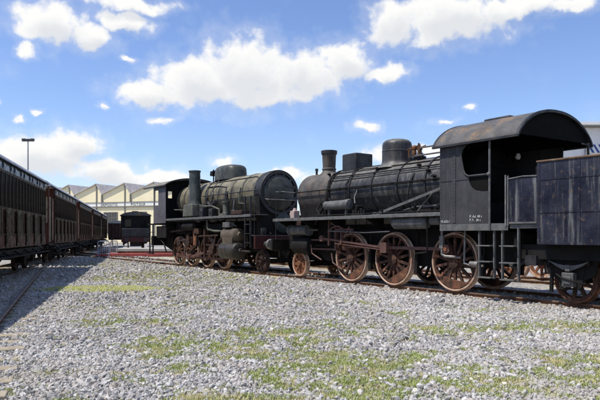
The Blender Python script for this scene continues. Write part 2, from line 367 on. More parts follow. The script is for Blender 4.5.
# ground sheet
xs = np.concatenate([[-400, -200, -90, -50], np.linspace(-30, 24, 181), [40, 90, 200, 400]])
ys = np.concatenate([[-200, -60, -15], np.linspace(-4, 40, 148), [60, 90, 160, 300, 700]])
X, Y = np.meshgrid(xs, ys); Z = np.where((X > -30) & (X < 24) & (Y > -4) & (Y < 40), hgt(X, Y), 0.) - .012
nx, ny = len(xs), len(ys)
idx = np.arange(nx * ny).reshape(ny, nx)
F = np.stack([idx[:-1, :-1], idx[:-1, 1:], idx[1:, 1:], idx[1:, :-1]], -1).reshape(-1, 4)
me = bpy.data.meshes.new('ground'); me.from_pydata(np.stack([X, Y, Z], -1).reshape(-1, 3).tolist(), [], F.tolist())
ga = me.attributes.new('grassy', 'FLOAT', 'POINT'); ga.data.foreach_set('value', grass_mask(X, Y).reshape(-1).astype(np.float32))
ga = me.attributes.new('mossy', 'FLOAT', 'POINT'); ga.data.foreach_set('value', moss_mask(X, Y).reshape(-1).astype(np.float32))
me.polygons.foreach_set('use_smooth', [True] * len(me.polygons))
m, nt, b = new_mat('ballast_ground')
tcg = nt.nodes.new('ShaderNodeTexCoord').outputs['Object']
vor = nt.nodes.new('ShaderNodeTexVoronoi'); vor.inputs['Scale'].default_value = 15; nt.links.new(tcg, vor.inputs['Vector'])
sp = nt.nodes.new('ShaderNodeSeparateXYZ'); nt.links.new(vor.outputs['Color'], sp.inputs[0])
c = mixc(nt, sp.outputs[0], (.24, .235, .23), (.52, .505, .49))
edge = maprange(nt, vor.outputs['Distance'], .25, .75)
c = mixc(nt, edge, c, (.15, .14, .13))
big = maprange(nt, noise(nt, tcg, .5, 6), .35, .65)
c = mixc(nt, math_(nt, 'MULTIPLY', big, .25), c, (.33, .29, .23))
at = nt.nodes.new('ShaderNodeAttribute'); at.attribute_name = 'grassy'
soil = mixc(nt, maprange(nt, noise(nt, tcg, 7, 7), .35, .65), (.44, .37, .25), (.34, .31, .16))
c = mixc(nt, maprange(nt, at.outputs['Fac'], .1, .75), c, soil)
atm = nt.nodes.new('ShaderNodeAttribute'); atm.attribute_name = 'mossy'
c = mixc(nt, maprange(nt, atm.outputs['Fac'], .1, .6), c, (.45, .46, .13))
nt.links.new(c, b.inputs['Base Color']); b.inputs['Roughness'].default_value = .95
bp = nt.nodes.new('ShaderNodeBump'); bp.inputs['Strength'].default_value = .9; bp.inputs['Distance'].default_value = .035
bh = math_(nt, 'SUBTRACT', 1., vor.outputs['Distance']); nt.links.new(bh, bp.inputs['Height']); nt.links.new(bp.outputs[0], b.inputs['Normal'])
me.materials.append(m)
g = bpy.data.objects.new('ground', me); COL.objects.link(g); g['kind'] = 'structure'

def mesh_np(name, V, Fc, mat, attrs=None, flat=False):
    k = Fc.shape[1]
    me = bpy.data.meshes.new(name)
    me.vertices.add(len(V)); me.vertices.foreach_set('co', V.reshape(-1).astype(np.float32))
    me.loops.add(len(Fc) * k); me.loops.foreach_set('vertex_index', Fc.reshape(-1).astype(np.int32))
    me.polygons.add(len(Fc)); me.polygons.foreach_set('loop_start', np.arange(0, len(Fc) * k, k, dtype=np.int32))
    me.polygons.foreach_set('loop_total', np.full(len(Fc), k, dtype=np.int32))
    me.update(calc_edges=True)
    me.polygons.foreach_set('use_smooth', [not flat] * len(Fc))
    for n_, val in (attrs or {}).items():
        a = me.attributes.new(n_, 'FLOAT', 'POINT'); a.data.foreach_set('value', val.astype(np.float32))
    me.materials.append(mat)
    o = bpy.data.objects.new(name, me); COL.objects.link(o); return o

# ---- ballast stones
ph = (1 + 5 ** .5) / 2
ICO = np.array([(-1, ph, 0), (1, ph, 0), (-1, -ph, 0), (1, -ph, 0), (0, -1, ph), (0, 1, ph), (0, -1, -ph), (0, 1, -ph), (ph, 0, -1), (ph, 0, 1), (-ph, 0, -1), (-ph, 0, 1)]) / math.sqrt(1 + ph * ph)
ICF = np.array([(0, 11, 5), (0, 5, 1), (0, 1, 7), (0, 7, 10), (0, 10, 11), (1, 5, 9), (5, 11, 4), (11, 10, 2), (10, 7, 6), (7, 1, 8), (3, 9, 4), (3, 4, 2), (3, 2, 6), (3, 6, 8), (3, 8, 9), (4, 9, 5), (2, 4, 11), (6, 2, 10), (8, 6, 7), (9, 8, 1)])
def rand_rot(n):
    q = rng.normal(size=(n, 4)); q /= np.linalg.norm(q, axis=1)[:, None]
    w_, x, y, z = q.T
    return np.stack([np.stack([1 - 2 * (y * y + z * z), 2 * (x * y - w_ * z), 2 * (x * z + w_ * y)], -1),
                     np.stack([2 * (x * y + w_ * z), 1 - 2 * (x * x + z * z), 2 * (y * z - w_ * x)], -1),
                     np.stack([2 * (x * z - w_ * y), 2 * (y * z + w_ * x), 1 - 2 * (x * x + y * y)], -1)], 1)
def rock():
    # a crushed stone: the ball is cut back by a few random planes, then jittered
    v = ICO * (1 + rng.uniform(-.16, .16, size=(12, 1)))
    for _ in range(5):
        n_ = rng.normal(size=3); n_ /= np.linalg.norm(n_); d = v @ n_; lim = rng.uniform(.35, .7)
        v = v - np.outer(np.clip(d - lim, 0, None), n_)
    return v * 1.15
VAR = [rock() for _ in range(40)]
K0 = .2667
def stones(y0, y1, dens, rad, margin):
    area_n = int(dens * (y1 - y0) * ((y1 + y0) * .5 * 1.05 + 2 * margin))
    y = np.sqrt(rng.uniform(y0 * y0, y1 * y1, area_n)) ; x = rng.uniform(-.5, .5, area_n) * (y * 1.05 + 2 * margin)
    gm = np.maximum(grass_mask(x, y) * 1.0, moss_mask(x, y))
    t = in_track(x, y); cx = x + .2667 * y            # lateral place against the coach line
    keep = (rng.random(area_n) > np.clip(gm * 1.0, 0, .86)) & (t < 2.6) & (cx > -5.9)
    # stones thin out over the sleepers' tops and off the rails
    keep &= ~((np.abs(t) < .09) | (np.abs(t - 1.5) < .09))
    keep &= ~((t > -.55) & (t < 2.05) & (rng.random(area_n) < .45))
    bx_0 = -2.44 - .118 * (y - 10.5) - K0 * y; db = x - bx_0     # place against the branch rail
    keep &= ~((db > -1.9) & (db < .62) & (y < 24) & (rng.random(area_n) < .38)) & ~((np.abs(db) < .1) & (y < 24))
    x, y = x[keep], y[keep]; n = len(x)
    r = rad * np.exp(rng.normal(0, .33, n)); r = np.clip(r, rad * .45, rad * 2.1)
    sc = r[:, None] * rng.uniform(.6, 1.45, size=(n, 3)) * np.where(rng.random(n) < .025, 1.5, 1.)[:, None]
    Rm = rand_rot(n)
    v = np.stack(VAR)[rng.integers(0, len(VAR), n)] * sc[:, None, :]
    v = np.einsum('nij,nkj->nki', Rm, v)
    z = hgt(x, y) + r * rng.uniform(-.5, .42, n)
    v += np.stack([x, y, z], -1)[:, None, :]
    tt = rng.normal(.55, .24, n) + (fbm(x, y, 71, 1.1) - .5) * .5; nr = np.exp(-np.minimum(np.abs(in_track(x, y)), np.abs(in_track(x, y) - 1.5)) / .35)
    tone = np.repeat(np.clip(tt - .25 * nr, 0, 1), 12); warm = np.repeat(np.clip(rng.random(n) + .45 * nr, 0, 1), 12)
    f = (ICF[None] + (np.arange(n) * 12)[:, None, None]).reshape(-1, 3)
    return v.reshape(-1, 3), f, tone, warm
m, nt, b = new_mat('ballast_stone')
a1 = nt.nodes.new('ShaderNodeAttribute'); a1.attribute_name = 'tone'
a2 = nt.nodes.new('ShaderNodeAttribute'); a2.attribute_name = 'warm'
tcs = nt.nodes.new('ShaderNodeTexCoord').outputs['Object']
c = mixc(nt, a1.outputs['Fac'], (.135, .130, .125), (.55, .53, .508))
c = mixc(nt, maprange(nt, a2.outputs['Fac'], .72, .95, 0, .6), c, (.37, .30, .23))
c = mixc(nt, maprange(nt, noise(nt, tcs, .55, 7), .46, .70, 0, .5), c, (.33, .29, .235))
c = mixc(nt, maprange(nt, noise(nt, tcs, 60, 4), .4, .7, 0, .3), c, (.17, .16, .16))
nt.links.new(c, b.inputs['Base Color']); b.inputs['Roughness'].default_value = .88
M['stone'] = m
parts_ = [stones(4.6, 8.0, 1900, .0165, .6), stones(8.0, 13.0, 1200, .020, .8), stones(13.0, 21.0, 560, .026, 1.5), stones(21.0, 42.0, 150, .038, 2.5)]
o0 = 0; Vs = []; Fs = []
for v, f, t_, w_ in parts_: Vs.append(v); Fs.append(f + o0); o0 += len(v)
gv = mesh_np('gravel', np.concatenate(Vs), np.concatenate(Fs), M['stone'], {'tone': np.concatenate([p[2] for p in parts_]), 'warm': np.concatenate([p[3] for p in parts_])}, True)
gv['kind'] = 'stuff'; gv['label'] = 'grey crushed stone ballast covering the yard'; gv['category'] = 'gravel'

# ---- grass blades
def blades(n, xr, yr, maskf, hmin, hmax, wd, thr=.25):
    y = np.sqrt(rng.uniform(yr[0] ** 2, yr[1] ** 2, n)); x = rng.uniform(*xr, n) if xr else rng.uniform(-.5, .5, n) * (y * 1.06 + 1)
    gm = maskf(x, y); k = (gm > thr) & (rng.random(n) < gm); x, y, gm = x[k], y[k], gm[k]
    t = in_track(x, y); k = (t < -.35); x, y, gm = x[k], y[k], gm[k]
    q = 7; n = len(x)
    x = np.repeat(x, q) + rng.normal(0, .018, n * q); y = np.repeat(y, q) + rng.normal(0, .018, n * q); gm = np.repeat(gm, q)
    tone = np.repeat(rng.random(n), q) * .6 + rng.random(n * q) * .4
    n *= q
    h = rng.uniform(hmin, hmax, n) * (.5 + .6 * gm); a = rng.uniform(0, 2 * math.pi, n); lean = rng.uniform(.15, 1.0, n) * h
    ww = wd * rng.uniform(.6, 1.3, n)
    px, py = np.cos(a), np.sin(a); qx, qy = -py, px
    z = hgt(x, y) - .005
    B = np.stack([x, y, z], -1)
    v = np.empty((n, 5, 3))
    v[:, 0] = B + np.stack([qx * ww, qy * ww, 0 * x], -1); v[:, 1] = B - np.stack([qx * ww, qy * ww, 0 * x], -1)
    mid = B + np.stack([px * lean * .35, py * lean * .35, h * .62], -1)
    v[:, 2] = mid - np.stack([qx * ww * .8, qy * ww * .8, 0 * x], -1); v[:, 3] = mid + np.stack([qx * ww * .8, qy * ww * .8, 0 * x], -1)
    v[:, 4] = B + np.stack([px * lean, py * lean, h], -1)
    f = (np.array([(0, 1, 2), (0, 2, 3), (3, 2, 4)])[None] + (np.arange(n) * 5)[:, None, None]).reshape(-1, 3)
    return v.reshape(-1, 3), f, np.repeat(tone, 5)
def grass_mat(name, ca, cb, cd):
    m, nt, b = new_mat(name)
    a1 = nt.nodes.new('ShaderNodeAttribute'); a1.attribute_name = 'tone'
    t_ = nt.nodes.new('ShaderNodeTexCoord').outputs['Object']
    c = mixc(nt, a1.outputs['Fac'], ca, cb)
    c = mixc(nt, maprange(nt, noise(nt, t_, 1.7, 6), .45, .66, 0, .8), c, cd)
    nt.links.new(c, b.inputs['Base Color']); b.inputs['Roughness'].default_value = .6
    try: b.inputs['Subsurface Weight'].default_value = 0
    except Exception: pass
    return m
gp = [blades(34000, None, (4.8, 8.2), grass_mask, .014, .042, .0028), blades(46000, None, (8.2, 14.), grass_mask, .016, .045, .0038), blades(60000, None, (14., 33.), grass_mask, .018, .045, .006)]
o0 = 0; Vs = []; Fs = []
for v, f, t_ in gp: Vs.append(v); Fs.append(f + o0); o0 += len(v)
gr = mesh_np('grass', np.concatenate(Vs), np.concatenate(Fs), grass_mat('grass_blade', (.18, .25, .05), (.36, .39, .13), (.52, .44, .24)), {'tone': np.concatenate([p[2] for p in gp])})
gr['kind'] = 'stuff'; gr['label'] = 'sparse green and dry grass growing through the ballast'; gr['category'] = 'grass'
v, f, t_ = blades(26000, (-8.2, -3.2), (15.5, 18.8), moss_mask, .015, .045, .008)
ms = mesh_np('moss', v, f, grass_mat('moss_yellow', (.46, .48, .15), (.58, .57, .24), (.52, .50, .24)), {'tone': t_})
ms['kind'] = 'stuff'; ms['label'] = 'yellow green mossy strip on the ballast near the coaches'; ms['category'] = 'moss'

# ---- daisies
pet = MB()
for k in range(11):
    a = 2 * math.pi * k / 11; c_, s_ = math.cos(a), math.sin(a)
    pet.add([(0, 0, .001), (c_ * .013 - s_ * .005, s_ * .013 + c_ * .005, .004), (c_ * .022, s_ * .022, .003), (c_ * .013 + s_ * .005, s_ * .013 - c_ * .005, .004)], [(0, 1, 2, 3)])
stem = MB(); stem.tube([(0, 0, -.075), (.004, .002, -.03), (0, 0, 0)], .0018, 5)
dc = MB(); dc.dome((0, 0, .003), (0, 0, 1), .0075, 8)
M['petal'] = plain('petal_white', (.85, .85, .8), .7, var=.05); M['pollen'] = plain('pollen', (.6, .38, .04), .8); M['stemg'] = plain('stem_green', (.10, .16, .03), .7)
DAISY = [(549, 375), (504, 391), (497, 381), (588, 372), (471, 388), (445, 386), (340, 397), (415, 398), (592, 361), (525, 367), (380, 388)]
dp = None
for (px_, py_) in DAISY:
    yy = 930 / (py_ - 235); xx = (px_ - 300) / 600 * yy
    if dp is None:
        dp = pet.build('daisy', M['petal']); stem.build('stem', M['stemg'], dp); dc.build('flower_centre', M['pollen'], dp)
        o = dp
    else: o = copy_tree(dp)
    o.location = (xx, yy, float(hgt(np.array([xx]), np.array([yy]))[0]) + random.uniform(.07, .095)); o.rotation_euler = (random.uniform(.4, 1.0), random.uniform(-.4, .4), random.uniform(-.5, .5)); s_ = random.uniform(.8, 1.1); o.scale = (s_, s_, s_)
    tag(o, 'small white daisy growing in the foreground grass', 'flower', 'daisies in the foreground grass')

# ================================================================== TRACKS
def rail_mesh(pts, name, parent):
    """pts: ground points (x,y) of the rail centre; flat-bottom rail section"""
    prof = [(-.062, -.05), (.062, -.05), (.062, -.036), (.010, -.022), (.010, .055), (.034, .068), (.034, .094), (.026, .100), (-.026, .100), (-.034, .094), (-.034, .068), (-.010, .055), (-.010, -.022), (-.062, -.036)]
    n = len(prof); vs = []; fs = []
    for i, p in enumerate(pts):
        q0 = Vector(pts[max(i - 1, 0)]); q1 = Vector(pts[min(i + 1, len(pts) - 1)]); d = (q1 - q0).normalized(); nn = Vector((-d.y, d.x))
        for a_, z_ in prof: vs.append((p[0] + nn.x * a_, p[1] + nn.y * a_, z_))
    for i in range(len(pts) - 1):
        for k in range(n): fs.append((i * n + k, i * n + (k + 1) % n, (i + 1) * n + (k + 1) % n, (i + 1) * n + k))
    fs.append(tuple(range(n))); fs.append(tuple((len(pts) - 1) * n + k for k in range(n)))
    mb = MB(); mb.add(vs, fs); o = mb.build(name, M['rail'], parent, angle=25)
    o.data.materials.append(M['railtop'])
    for p in o.data.polygons:
        if p.normal.z > .6 and p.center.z > .085: p.material_index = 1
    return o
def sleepers(parent, cl, half, step, z0=-.13, z1=.006, start=0, maxn=100):
    sm = MB(); sm.box(-.12, .12, -half, half, z0, z1)
    first = None; acc_ = 0; n = 0
    for i in range(len(cl) - 1):
        a_, b_ = Vector(cl[i]), Vector(cl[i + 1]); L = (b_ - a_).length; d = (b_ - a_).normalized()
        while acc_ < L and n < maxn:
            p = a_ + d * acc_
            if first is None: first = sm.build('sleeper', M['sleeper'], parent, bev=.012); o = first
            else: o = first.copy(); COL.objects.link(o); o.parent = parent
            o.location = (p.x, p.y, random.uniform(-.012, .006)); o.rotation_euler = (0, random.uniform(-.01, .01), math.atan2(d.y, d.x) + random.uniform(-.02, .02))
            acc_ += step; n += 1
        acc_ -= L
def line_pts(f, a_, b_, n): return [f(a_ + (b_ - a_) * i / (n - 1)) for i in range(n)]
# engines' track
tr = empty('railway_track', (0, 0, 0)); tag(tr, 'rusty railway track under the two steam engines', 'railway track')
for t in (0., 1.5): rail_mesh(line_pts(lambda s: (tp(s, t)[0], tp(s, t)[1]), -42, 16, 30), 'rail', tr)
sleepers(tr, line_pts(lambda s: (tp(s)[0], tp(s)[1]), -42, 16, 3), 1.3, .6)
# coaches' track
K = .2667; cosC = .9662; CD = Vector((-.2577, .9662)); CL = Vector((-.9662, -.2577))   # along, left
def cline(Y, off): p = Vector((-4.35 - K * Y, Y)) + CL * off; return (p.x, p.y)
tr = empty('railway_track', (0, 0, 0)); tag(tr, 'railway track in deep shade under the row of coaches', 'railway track')
for off in (.70, 2.20): rail_mesh(line_pts(lambda y: cline(y, off), -4, 105, 30), 'rail', tr)
sleepers(tr, line_pts(lambda y: cline(y, 1.45), 0, 100, 3), 1.3, .8)
# branch joining it
def bline(Y, off):
    x0 = -2.44 - .118 * (Y - 10.5) + .0009 * max(0., Y - 14) ** 1.5
    x1 = -2.44 - .118 * (Y + .5 - 10.5) + .0009 * max(0., Y + .5 - 14) ** 1.5
    d = Vector((x1 - K * .5 - x0, .5)).normalized(); nl = Vector((-d.y, d.x))
    p = Vector((x0 - K * Y, Y)) + nl * off
    return (p.x, p.y)
tr = empty('railway_track', (0, 0, 0)); tag(tr, 'empty rusty track with weathered timber sleepers at the lower left', 'railway track')
rail_mesh(line_pts(lambda y: bline(y, 0), 1, 32, 30), 'rail', tr)
rail_mesh(line_pts(lambda y: bline(y, 1.5), 1, 20, 24), 'rail', tr)
sleepers(tr, line_pts(lambda y: bline(y, .72), 1, 30, 12), 1.28, .62, z1=.022)
# far track with wheelsets
tr = empty('railway_track', (0, 0, 0)); tag(tr, 'siding track behind the engines', 'railway track')
for t in (4.9, 6.4): rail_mesh(line_pts(lambda s: (tp(s, t)[0], tp(s, t)[1]), -40, 20, 20), 'rail', tr)
sleepers(tr, line_pts(lambda s: (tp(s, 5.65)[0], tp(s, 5.65)[1]), -40, 20, 3), 1.3, .62)

# ================================================================== WHEELS
def spoked(parent, x, y, r, n, side, off, name='driving_wheel', crank=None, cw=None, mat=None, tyre_mat=None, spoke_w=.07):
    """wheel centre plane at y, face outward = side (-1 near, +1 far). Origin at the wheel centre."""
    mat = mat or M['rustdark']; c = (x, y, r)
    mb = MB(); ax = (0, side, 0)
    ri = r - .05
    mb.lathe(c, ax, [(-.05, ri - .06), (-.05, ri), (.05, ri), (.05, ri - .06)], 48, close=True)
    mb.lathe(c, ax, [(-.09, 0), (-.09, .15 * r / .75 + .03), (.09, .13 * r / .75 + .03), (.11, .08), (.11, 0)], 24)
    for k in range(n):
        a = 2 * math.pi * (k + .5) / n; d = Vector((math.cos(a), 0, math.sin(a)))
        p = Vector(c) + d * .1; q = Vector(c) + d * (ri - .03)
        perp = Vector((-math.sin(a), 0, math.cos(a)))
        w0, w1 = spoke_w * .62, spoke_w * .42; yy = Vector((0, .032, 0))
        vs = [p + perp * w0 - yy, p - perp * w0 - yy, p - perp * w0 + yy, p + perp * w0 + yy, q + perp * w1 - yy * .8, q - perp * w1 - yy * .8, q - perp * w1 + yy * .8, q + perp * w1 + yy * .8]
        mb.add(vs, [(0, 1, 2, 3), (7, 6, 5, 4), (0, 4, 5, 1), (1, 5, 6, 2), (2, 6, 7, 3), (3, 7, 4, 0)])
    if crank is not None:   # boss round the crank pin
        mb.cyl((x + crank[0], y - side * .04, r + crank[1]), (x + crank[0], y + side * .10, r + crank[1]), .115, n=20)
        mb.bar((x, y + side * .05, r), (x + crank[0], y + side * .05, r + crank[1]), .09, .19)
    o = mb.build(name, mat, parent, (x + off[0], y + off[1], r + off[2]) if False else (x, y, r))
    o.location = (x - off[0], y - off[1], r - off[2])
    t = MB(); t.lathe((0, 0, 0), ax, [(-.085, r - .05), (-.085, r + .028), (-.062, r + .028), (-.045, r + .002), (.058, r - .004), (.062, r - .012), (.062, r - .038), (.05, r - .05)], 64, close=True)
    ty = t.build('tyre', tyre_mat or M['tyre'], o)
    if cw is not None:      # crescent counterweight, centre angle cw
        span = R(52); pts = []
        for k in range(13): a = cw - span + 2 * span * k / 12; pts.append((math.cos(a) * (ri - .02), math.sin(a) * (ri - .02)))
        ch = math.cos(span) * (ri - .02)
        for k in range(7):
            f = 1 - 2 * k / 6; e = ch + .03 * (1 - f * f)
            pts.append((math.cos(cw) * e - math.sin(cw) * f * math.sin(span) * (ri - .02) * .96, math.sin(cw) * e + math.cos(cw) * f * math.sin(span) * (ri - .02) * .96))
        m_ = MB(); m_.prism(pts, (0, side * .0, 0), (1, 0, 0), (0, 0, 1), (0, side * .058, 0)); m_.build('counterweight', M['cweight'], o)
    return o
def axle(parent, x, r, off, mat=None):
    a = MB(); a.cyl((x, -.72, r), (x, .72, r), .09, n=16); return a.build('axle', mat or M['frame'], parent, off)
def leaf_spring(parent, x, y, z, L, off, inv=False, name='leaf_spring', mat=None):
    m_ = MB()
    for k in range(6):
        l = L * (1 - k * .14); sag = .09 * (l / L) ** 2; zz = z + (k * .016 if not inv else -k * .016)
        sgn = -1 if not inv else 1
        for i in range(8):
            u0 = -1 + i / 4; u1 = u0 + .25
            m_.bar((x + u0 * l / 2, y, zz + sgn * sag * u0 * u0), (x + u1 * l / 2, y, zz + sgn * sag * u1 * u1), .08, .0145)
    m_.box(x - .05, x + .05, y - .055, y + .055, min(z, z - .1 if inv else z) - .01, z + (.11 if not inv else .02))
    return m_.build(name, mat or M['stepgrey'], parent, off)
def buffer(parent, x, y, z, dx, off):
    m_ = MB(); m_.cyl((x, y, z), (x + dx * .34, y, z), .11, .085, 20); o = m_.build('buffer', M['blk'], parent, off)
    h = MB(); h.lathe((x + dx * .34, y, z), (dx, 0, 0), [(-.02, .05), (.0, .2), (.03, .205), (.06, .17), (.07, 0)], 28); h.build('buffer_head', M['steel'], o, off)
def ladder(name, parent, x0, x1, y, z0, z1, rungs, off, mat, depth=.16):
    m_ = MB()
    for x in (x0, x1): m_.box(x - .018, x + .018, y - .035, y + .035, z0, z1)
    for z in rungs: m_.box(x0 + .018, x1 - .018, y - depth, y + depth * .4, z - .014, z + .014)
    return m_.build(name, mat, parent, off, bev=.004)

def front_wall_mesh(mb, s, w, zb, ap, wins, th):
    """cab front with small rectangular lights; ap: arch points; wins: (y0, y1, z0, z1)"""
    def top(y):
        for (a, za), (b_, zb_) in zip(ap, ap[1:]):
            if a <= y <= b_: return za + (zb_ - za) * (y - a) / max(1e-6, b_ - a)
        return ap[0][1]
    def col(y0, y1, z0, z1=None):
        pts = [(y0, z0), (y1, z0)] + ([(y1, z1), (y0, z1)] if z1 is not None else [(y1, top(y1))] + [(a, z) for a, z in ap[::-1] if y0 < a < y1] + [(y0, top(y0))])
        mb.prism(pts, (s, 0, 0), (0, 1, 0), (0, 0, 1), (th, 0, 0))
    y = -w
    for (a, b_, z0, z1) in sorted(wins):
        col(y, a, zb); col(a, b_, zb, z0); col(a, b_, z1); y = b_
    col(y, w, zb)
def arch(n, hw, z0, rise): return [(hw * math.sin(math.pi / 2 * (-1 + 2 * i / n)), z0 + rise * (max(0., 1 - abs(math.sin(math.pi / 2 * (-1 + 2 * i / n))) ** 2.25)) ** .74) for i in range(n + 1)]

# ================================================================== ENGINE IN FRONT (A)
S0 = -1.0; OA = (S0, 0, 0)
A = empty('steam_locomotive', tp(S0, .75, RZ), ROT)
tag(A, 'black steam locomotive with arched cab roof and slim chimney, coupled to a navy tender', 'steam locomotive')
AX = 2.85
def PA(mb, name, mat, par=None, **k): return mb.build(name, mat, par or A, OA, **k)
mb = MB(); mb.lathe((-3.15, 0, AX), (1, 0, 0), [(0, .0), (0, .77), (.02, .785), (5.2, .80), (5.9, .82), (5.9, 0)], 64)
boiler = PA(mb, 'boiler', M['boiler_a'])
# longitudinal cladding seams + rows of fixings
mb = MB()
for a in (28, 52, 76, 104, 128, 152, 5, -18):
    rr = .797; y_ = math.cos(R(a)) * -rr; z_ = AX + math.sin(R(a)) * rr
    mb.obox((-.4, y_, z_), (1, 0, 0), 2.68, .008, .012)
PA(mb, 'cladding_strip', M['frame'], boiler)
for s in (-3.12, -2.0, -.95, .15, 1.25, 2.2):
    mb = MB(); rr = .80 + (s + 3.1) * .004; mb.lathe((s, 0, AX), (1, 0, 0), [(-.03, rr - .02), (-.03, rr + .013), (.03, rr + .013), (.03, rr - .02)], 64, close=True)
    PA(mb, 'boiler_band', M['blk'])
mb = MB(); mb.lathe((-4.95, 0, AX), (1, 0, 0), [(-.03, 0), (-.03, .70), (0, .74), (.05, .765), (.13, .77), (1.80, .77), (1.80, 0)], 64)
PA(mb, 'smokebox', M['smoke_a'])
mb = MB(); mb.lathe((-4.98, 0, AX), (-1, 0, 0), [(0, .62), (.03, .62), (.10, .5), (.16, .3), (.18, 0)], 48); mb.cyl((-5.15, 0, AX), (-5.26, 0, AX), .05)
mb.bar((-5.2, -.28, AX + .1), (-5.2, .28, AX - .1), .03, .05)
PA(mb, 'smokebox_door', M['smoke_a'])
mb = MB()
for k in range(44):
    a = 2 * math.pi * k / 44
    for s in (-4.86, -3.25): mb.dome((s, math.cos(a) * .768, AX + math.sin(a) * .768), (0, math.cos(a), math.sin(a)), .017)
PA(mb, 'rivet_row', M['smoke_a'])
# saddle under the smokebox
mb = MB(); mb.prism([(-.62, 1.45), (-.60, 2.0), (-.70, 2.62), (.70, 2.62), (.60, 2.0), (.62, 1.45)], (-4.93, 0, 0), (0, 1, 0), (0, 0, 1), (1.5, 0, 0)); PA(mb, 'smokebox_saddle', M['frame'], bev=.02)
# chimney
mb = MB(); mb.lathe((-4.05, 0, 3.50), (0, 0, 1), [(0, .38), (.08, .33), (.15, .26), (.22, .225), (.24, .25), (.28, .25), (.30, .225), (.74, .245), (.80, .26), (.88, .27), (.90, .26), (.90, .20), (.3, .18)], 40)
ch = PA(mb, 'chimney', M['smoke_a'])
mb = MB(); mb.lathe((-4.05, 0, 4.28), (0, 0, 1), [(0, .262), (.02, .28), (.125, .288), (.135, .27), (.135, .21), (0, .21)], 40, close=True); PA(mb, 'chimney_cap', M['blk'], ch)
# small vent in front of the chimney
mb = MB(); mb.cyl((-4.72, -.05, 3.55), (-4.72, -.05, 3.80), .04); mb.cyl((-4.72, -.05, 3.76), (-4.72, -.05, 3.84), .055); PA(mb, 'vent_pipe', M['blk'])
# sand box
mb = MB(); mb.box(-2.87, -2.17, -.37, .37, 3.45, 4.12); sb = PA(mb, 'sandbox', M['blk'], bev=.035)
mb = MB(); mb.box(-2.95, -2.09, -.45, .45, 3.42, 3.52); mb.lathe((-2.52, 0, 4.12), (0, 0, 1), [(0, .2), (.02, .2), (.035, .16), (.04, 0)], 24); PA(mb, 'sandbox_base', M['blk'], sb, bev=.02)
for s in (-2.9, -2.0):
    mb = MB(); mb.tube([(s, -.38, 3.58), (s - .05, -.52, 3.5), (s - .1, -.83, 3.05), (s - .1, -.86, 2.2), (s - .1, -.86, 1.6)], .022); PA(mb, 'sand_pipe', M['frame'])
# steam dome
mb = MB(); mb.lathe((-.65, 0, 3.48), (0, 0, 1), [(0, .62), (.09, .52), (.17, .465), (.24, .455), (.50, .455), (.505, .462), (.53, .462), (.535, .455), (.70, .45), (.78, .43), (.85, .36), (.885, .22), (.895, 0)], 56); PA(mb, 'steam_dome', M['boiler_a'])
# safety valves
mb = MB(); mb.lathe((.18, 0, 3.55), (0, 0, 1), [(0, .24), (.1, .2), (.14, .2), (.15, .27), (.2, .27), (.21, .12), (.22, 0)], 28); sv = PA(mb, 'safety_valve', M['blk'])
mb = MB()
for dy in (-.11, .11):
    mb.lathe((.18, dy, 3.77), (0, 0, 1), [(0, .075), (.18, .065), (.2, .085), (.26, .085), (.30, .05), (.32, 0)], 16)
mb.bar((-.1, -.11, 3.98), (.42, -.11, 4.06), .03, .04); mb.bar((-.1, .11, 3.98), (.42, .11, 4.06), .03, .04); mb.cyl((.36, -.11, 3.72), (.36, -.11, 4.12), .03); mb.cyl((-.02, -.11, 3.72), (-.02, -.11, 3.95), .03)
PA(mb, 'valve_lever', M['brass'], sv)
mb = MB(); mb.lathe((.55, -.2, 3.58), (0, 0, 1), [(0, .12), (.12, .12), (.14, .07), (.22, .05), (.24, 0)], 16); PA(mb, 'whistle', M['frame'])
for y_, z0, z1 in ((-.1, 3.98, 3.98), (-.35, 3.72, 3.72)):
    mb = MB(); mb.tube([(.35, y_, z0 - .05), (.45, y_, z0), (2.4, y_, z1)], .024); PA(mb, 'roof_pipe', M['stepgrey'])
# handrails and pipes
for side in (-1, 1):
    mb = MB(); mb.tube([(-4.9, side * .86, 2.95), (2.34, side * .86, 2.95)], .02)
    for s in (-4.8, -3.6, -2.4, -1.2, 0., 1.2, 2.2): mb.tube([(s, side * .74, 2.95), (s, side * .86, 2.95)], .02, 6); mb.dome((s, side * .875, 2.95), (0, side, 0), .035, 8)
    PA(mb, 'handrail', M['frame'])
mb = MB(); mb.tube([(-3.0, -.66, 3.36), (-1.6, -.68, 3.34), (-.4, -.69, 3.34), (2.34, -.69, 3.34)], .019); mb.tube([(-2.1, -.42, 3.56), (-1.3, -.5, 3.51), (2.34, -.5, 3.5)], .014); PA(mb, 'lubricator_pipe', M['frame'])
mb = MB(); mb.tube([(-3.1, -.5, 3.5), (-3.1, -.72, 3.22), (-3.05, -.85, 2.9), (-3.05, -.9, 2.5), (-3.3, -.95, 2.2), (-3.6, -.95, 1.8)], .045, 10); PA(mb, 'steam_pipe', M['frame']); mb = MB(); mb.tube([(-3.3, -.82, 2.72), (-2.9, -.86, 2.62), (-2.7, -.95, 2.45)], .03); PA(mb, 'steam_pipe', M['frame'])
for s, a in ((-3.3, 48), (-.9, 46), (.9, 40), (1.35, 25), (1.75, 42), (1.95, 20), (1.6, 12)):
    y_ = -math.cos(R(a)) * .80; z_ = AX + math.sin(R(a)) * .80; d = Vector((0, -math.cos(R(a)), math.sin(R(a))))
    mb = MB(); p = Vector((s, y_, z_)); mb.cyl(p, p + d * .10, .045, .035, 10); mb.cyl(p + d * .06 - Vector((.08, 0, 0)), p + d * .06 + Vector((.08, 0, 0)), .022, n=8); PA(mb, 'washout_plug', M['frame'])
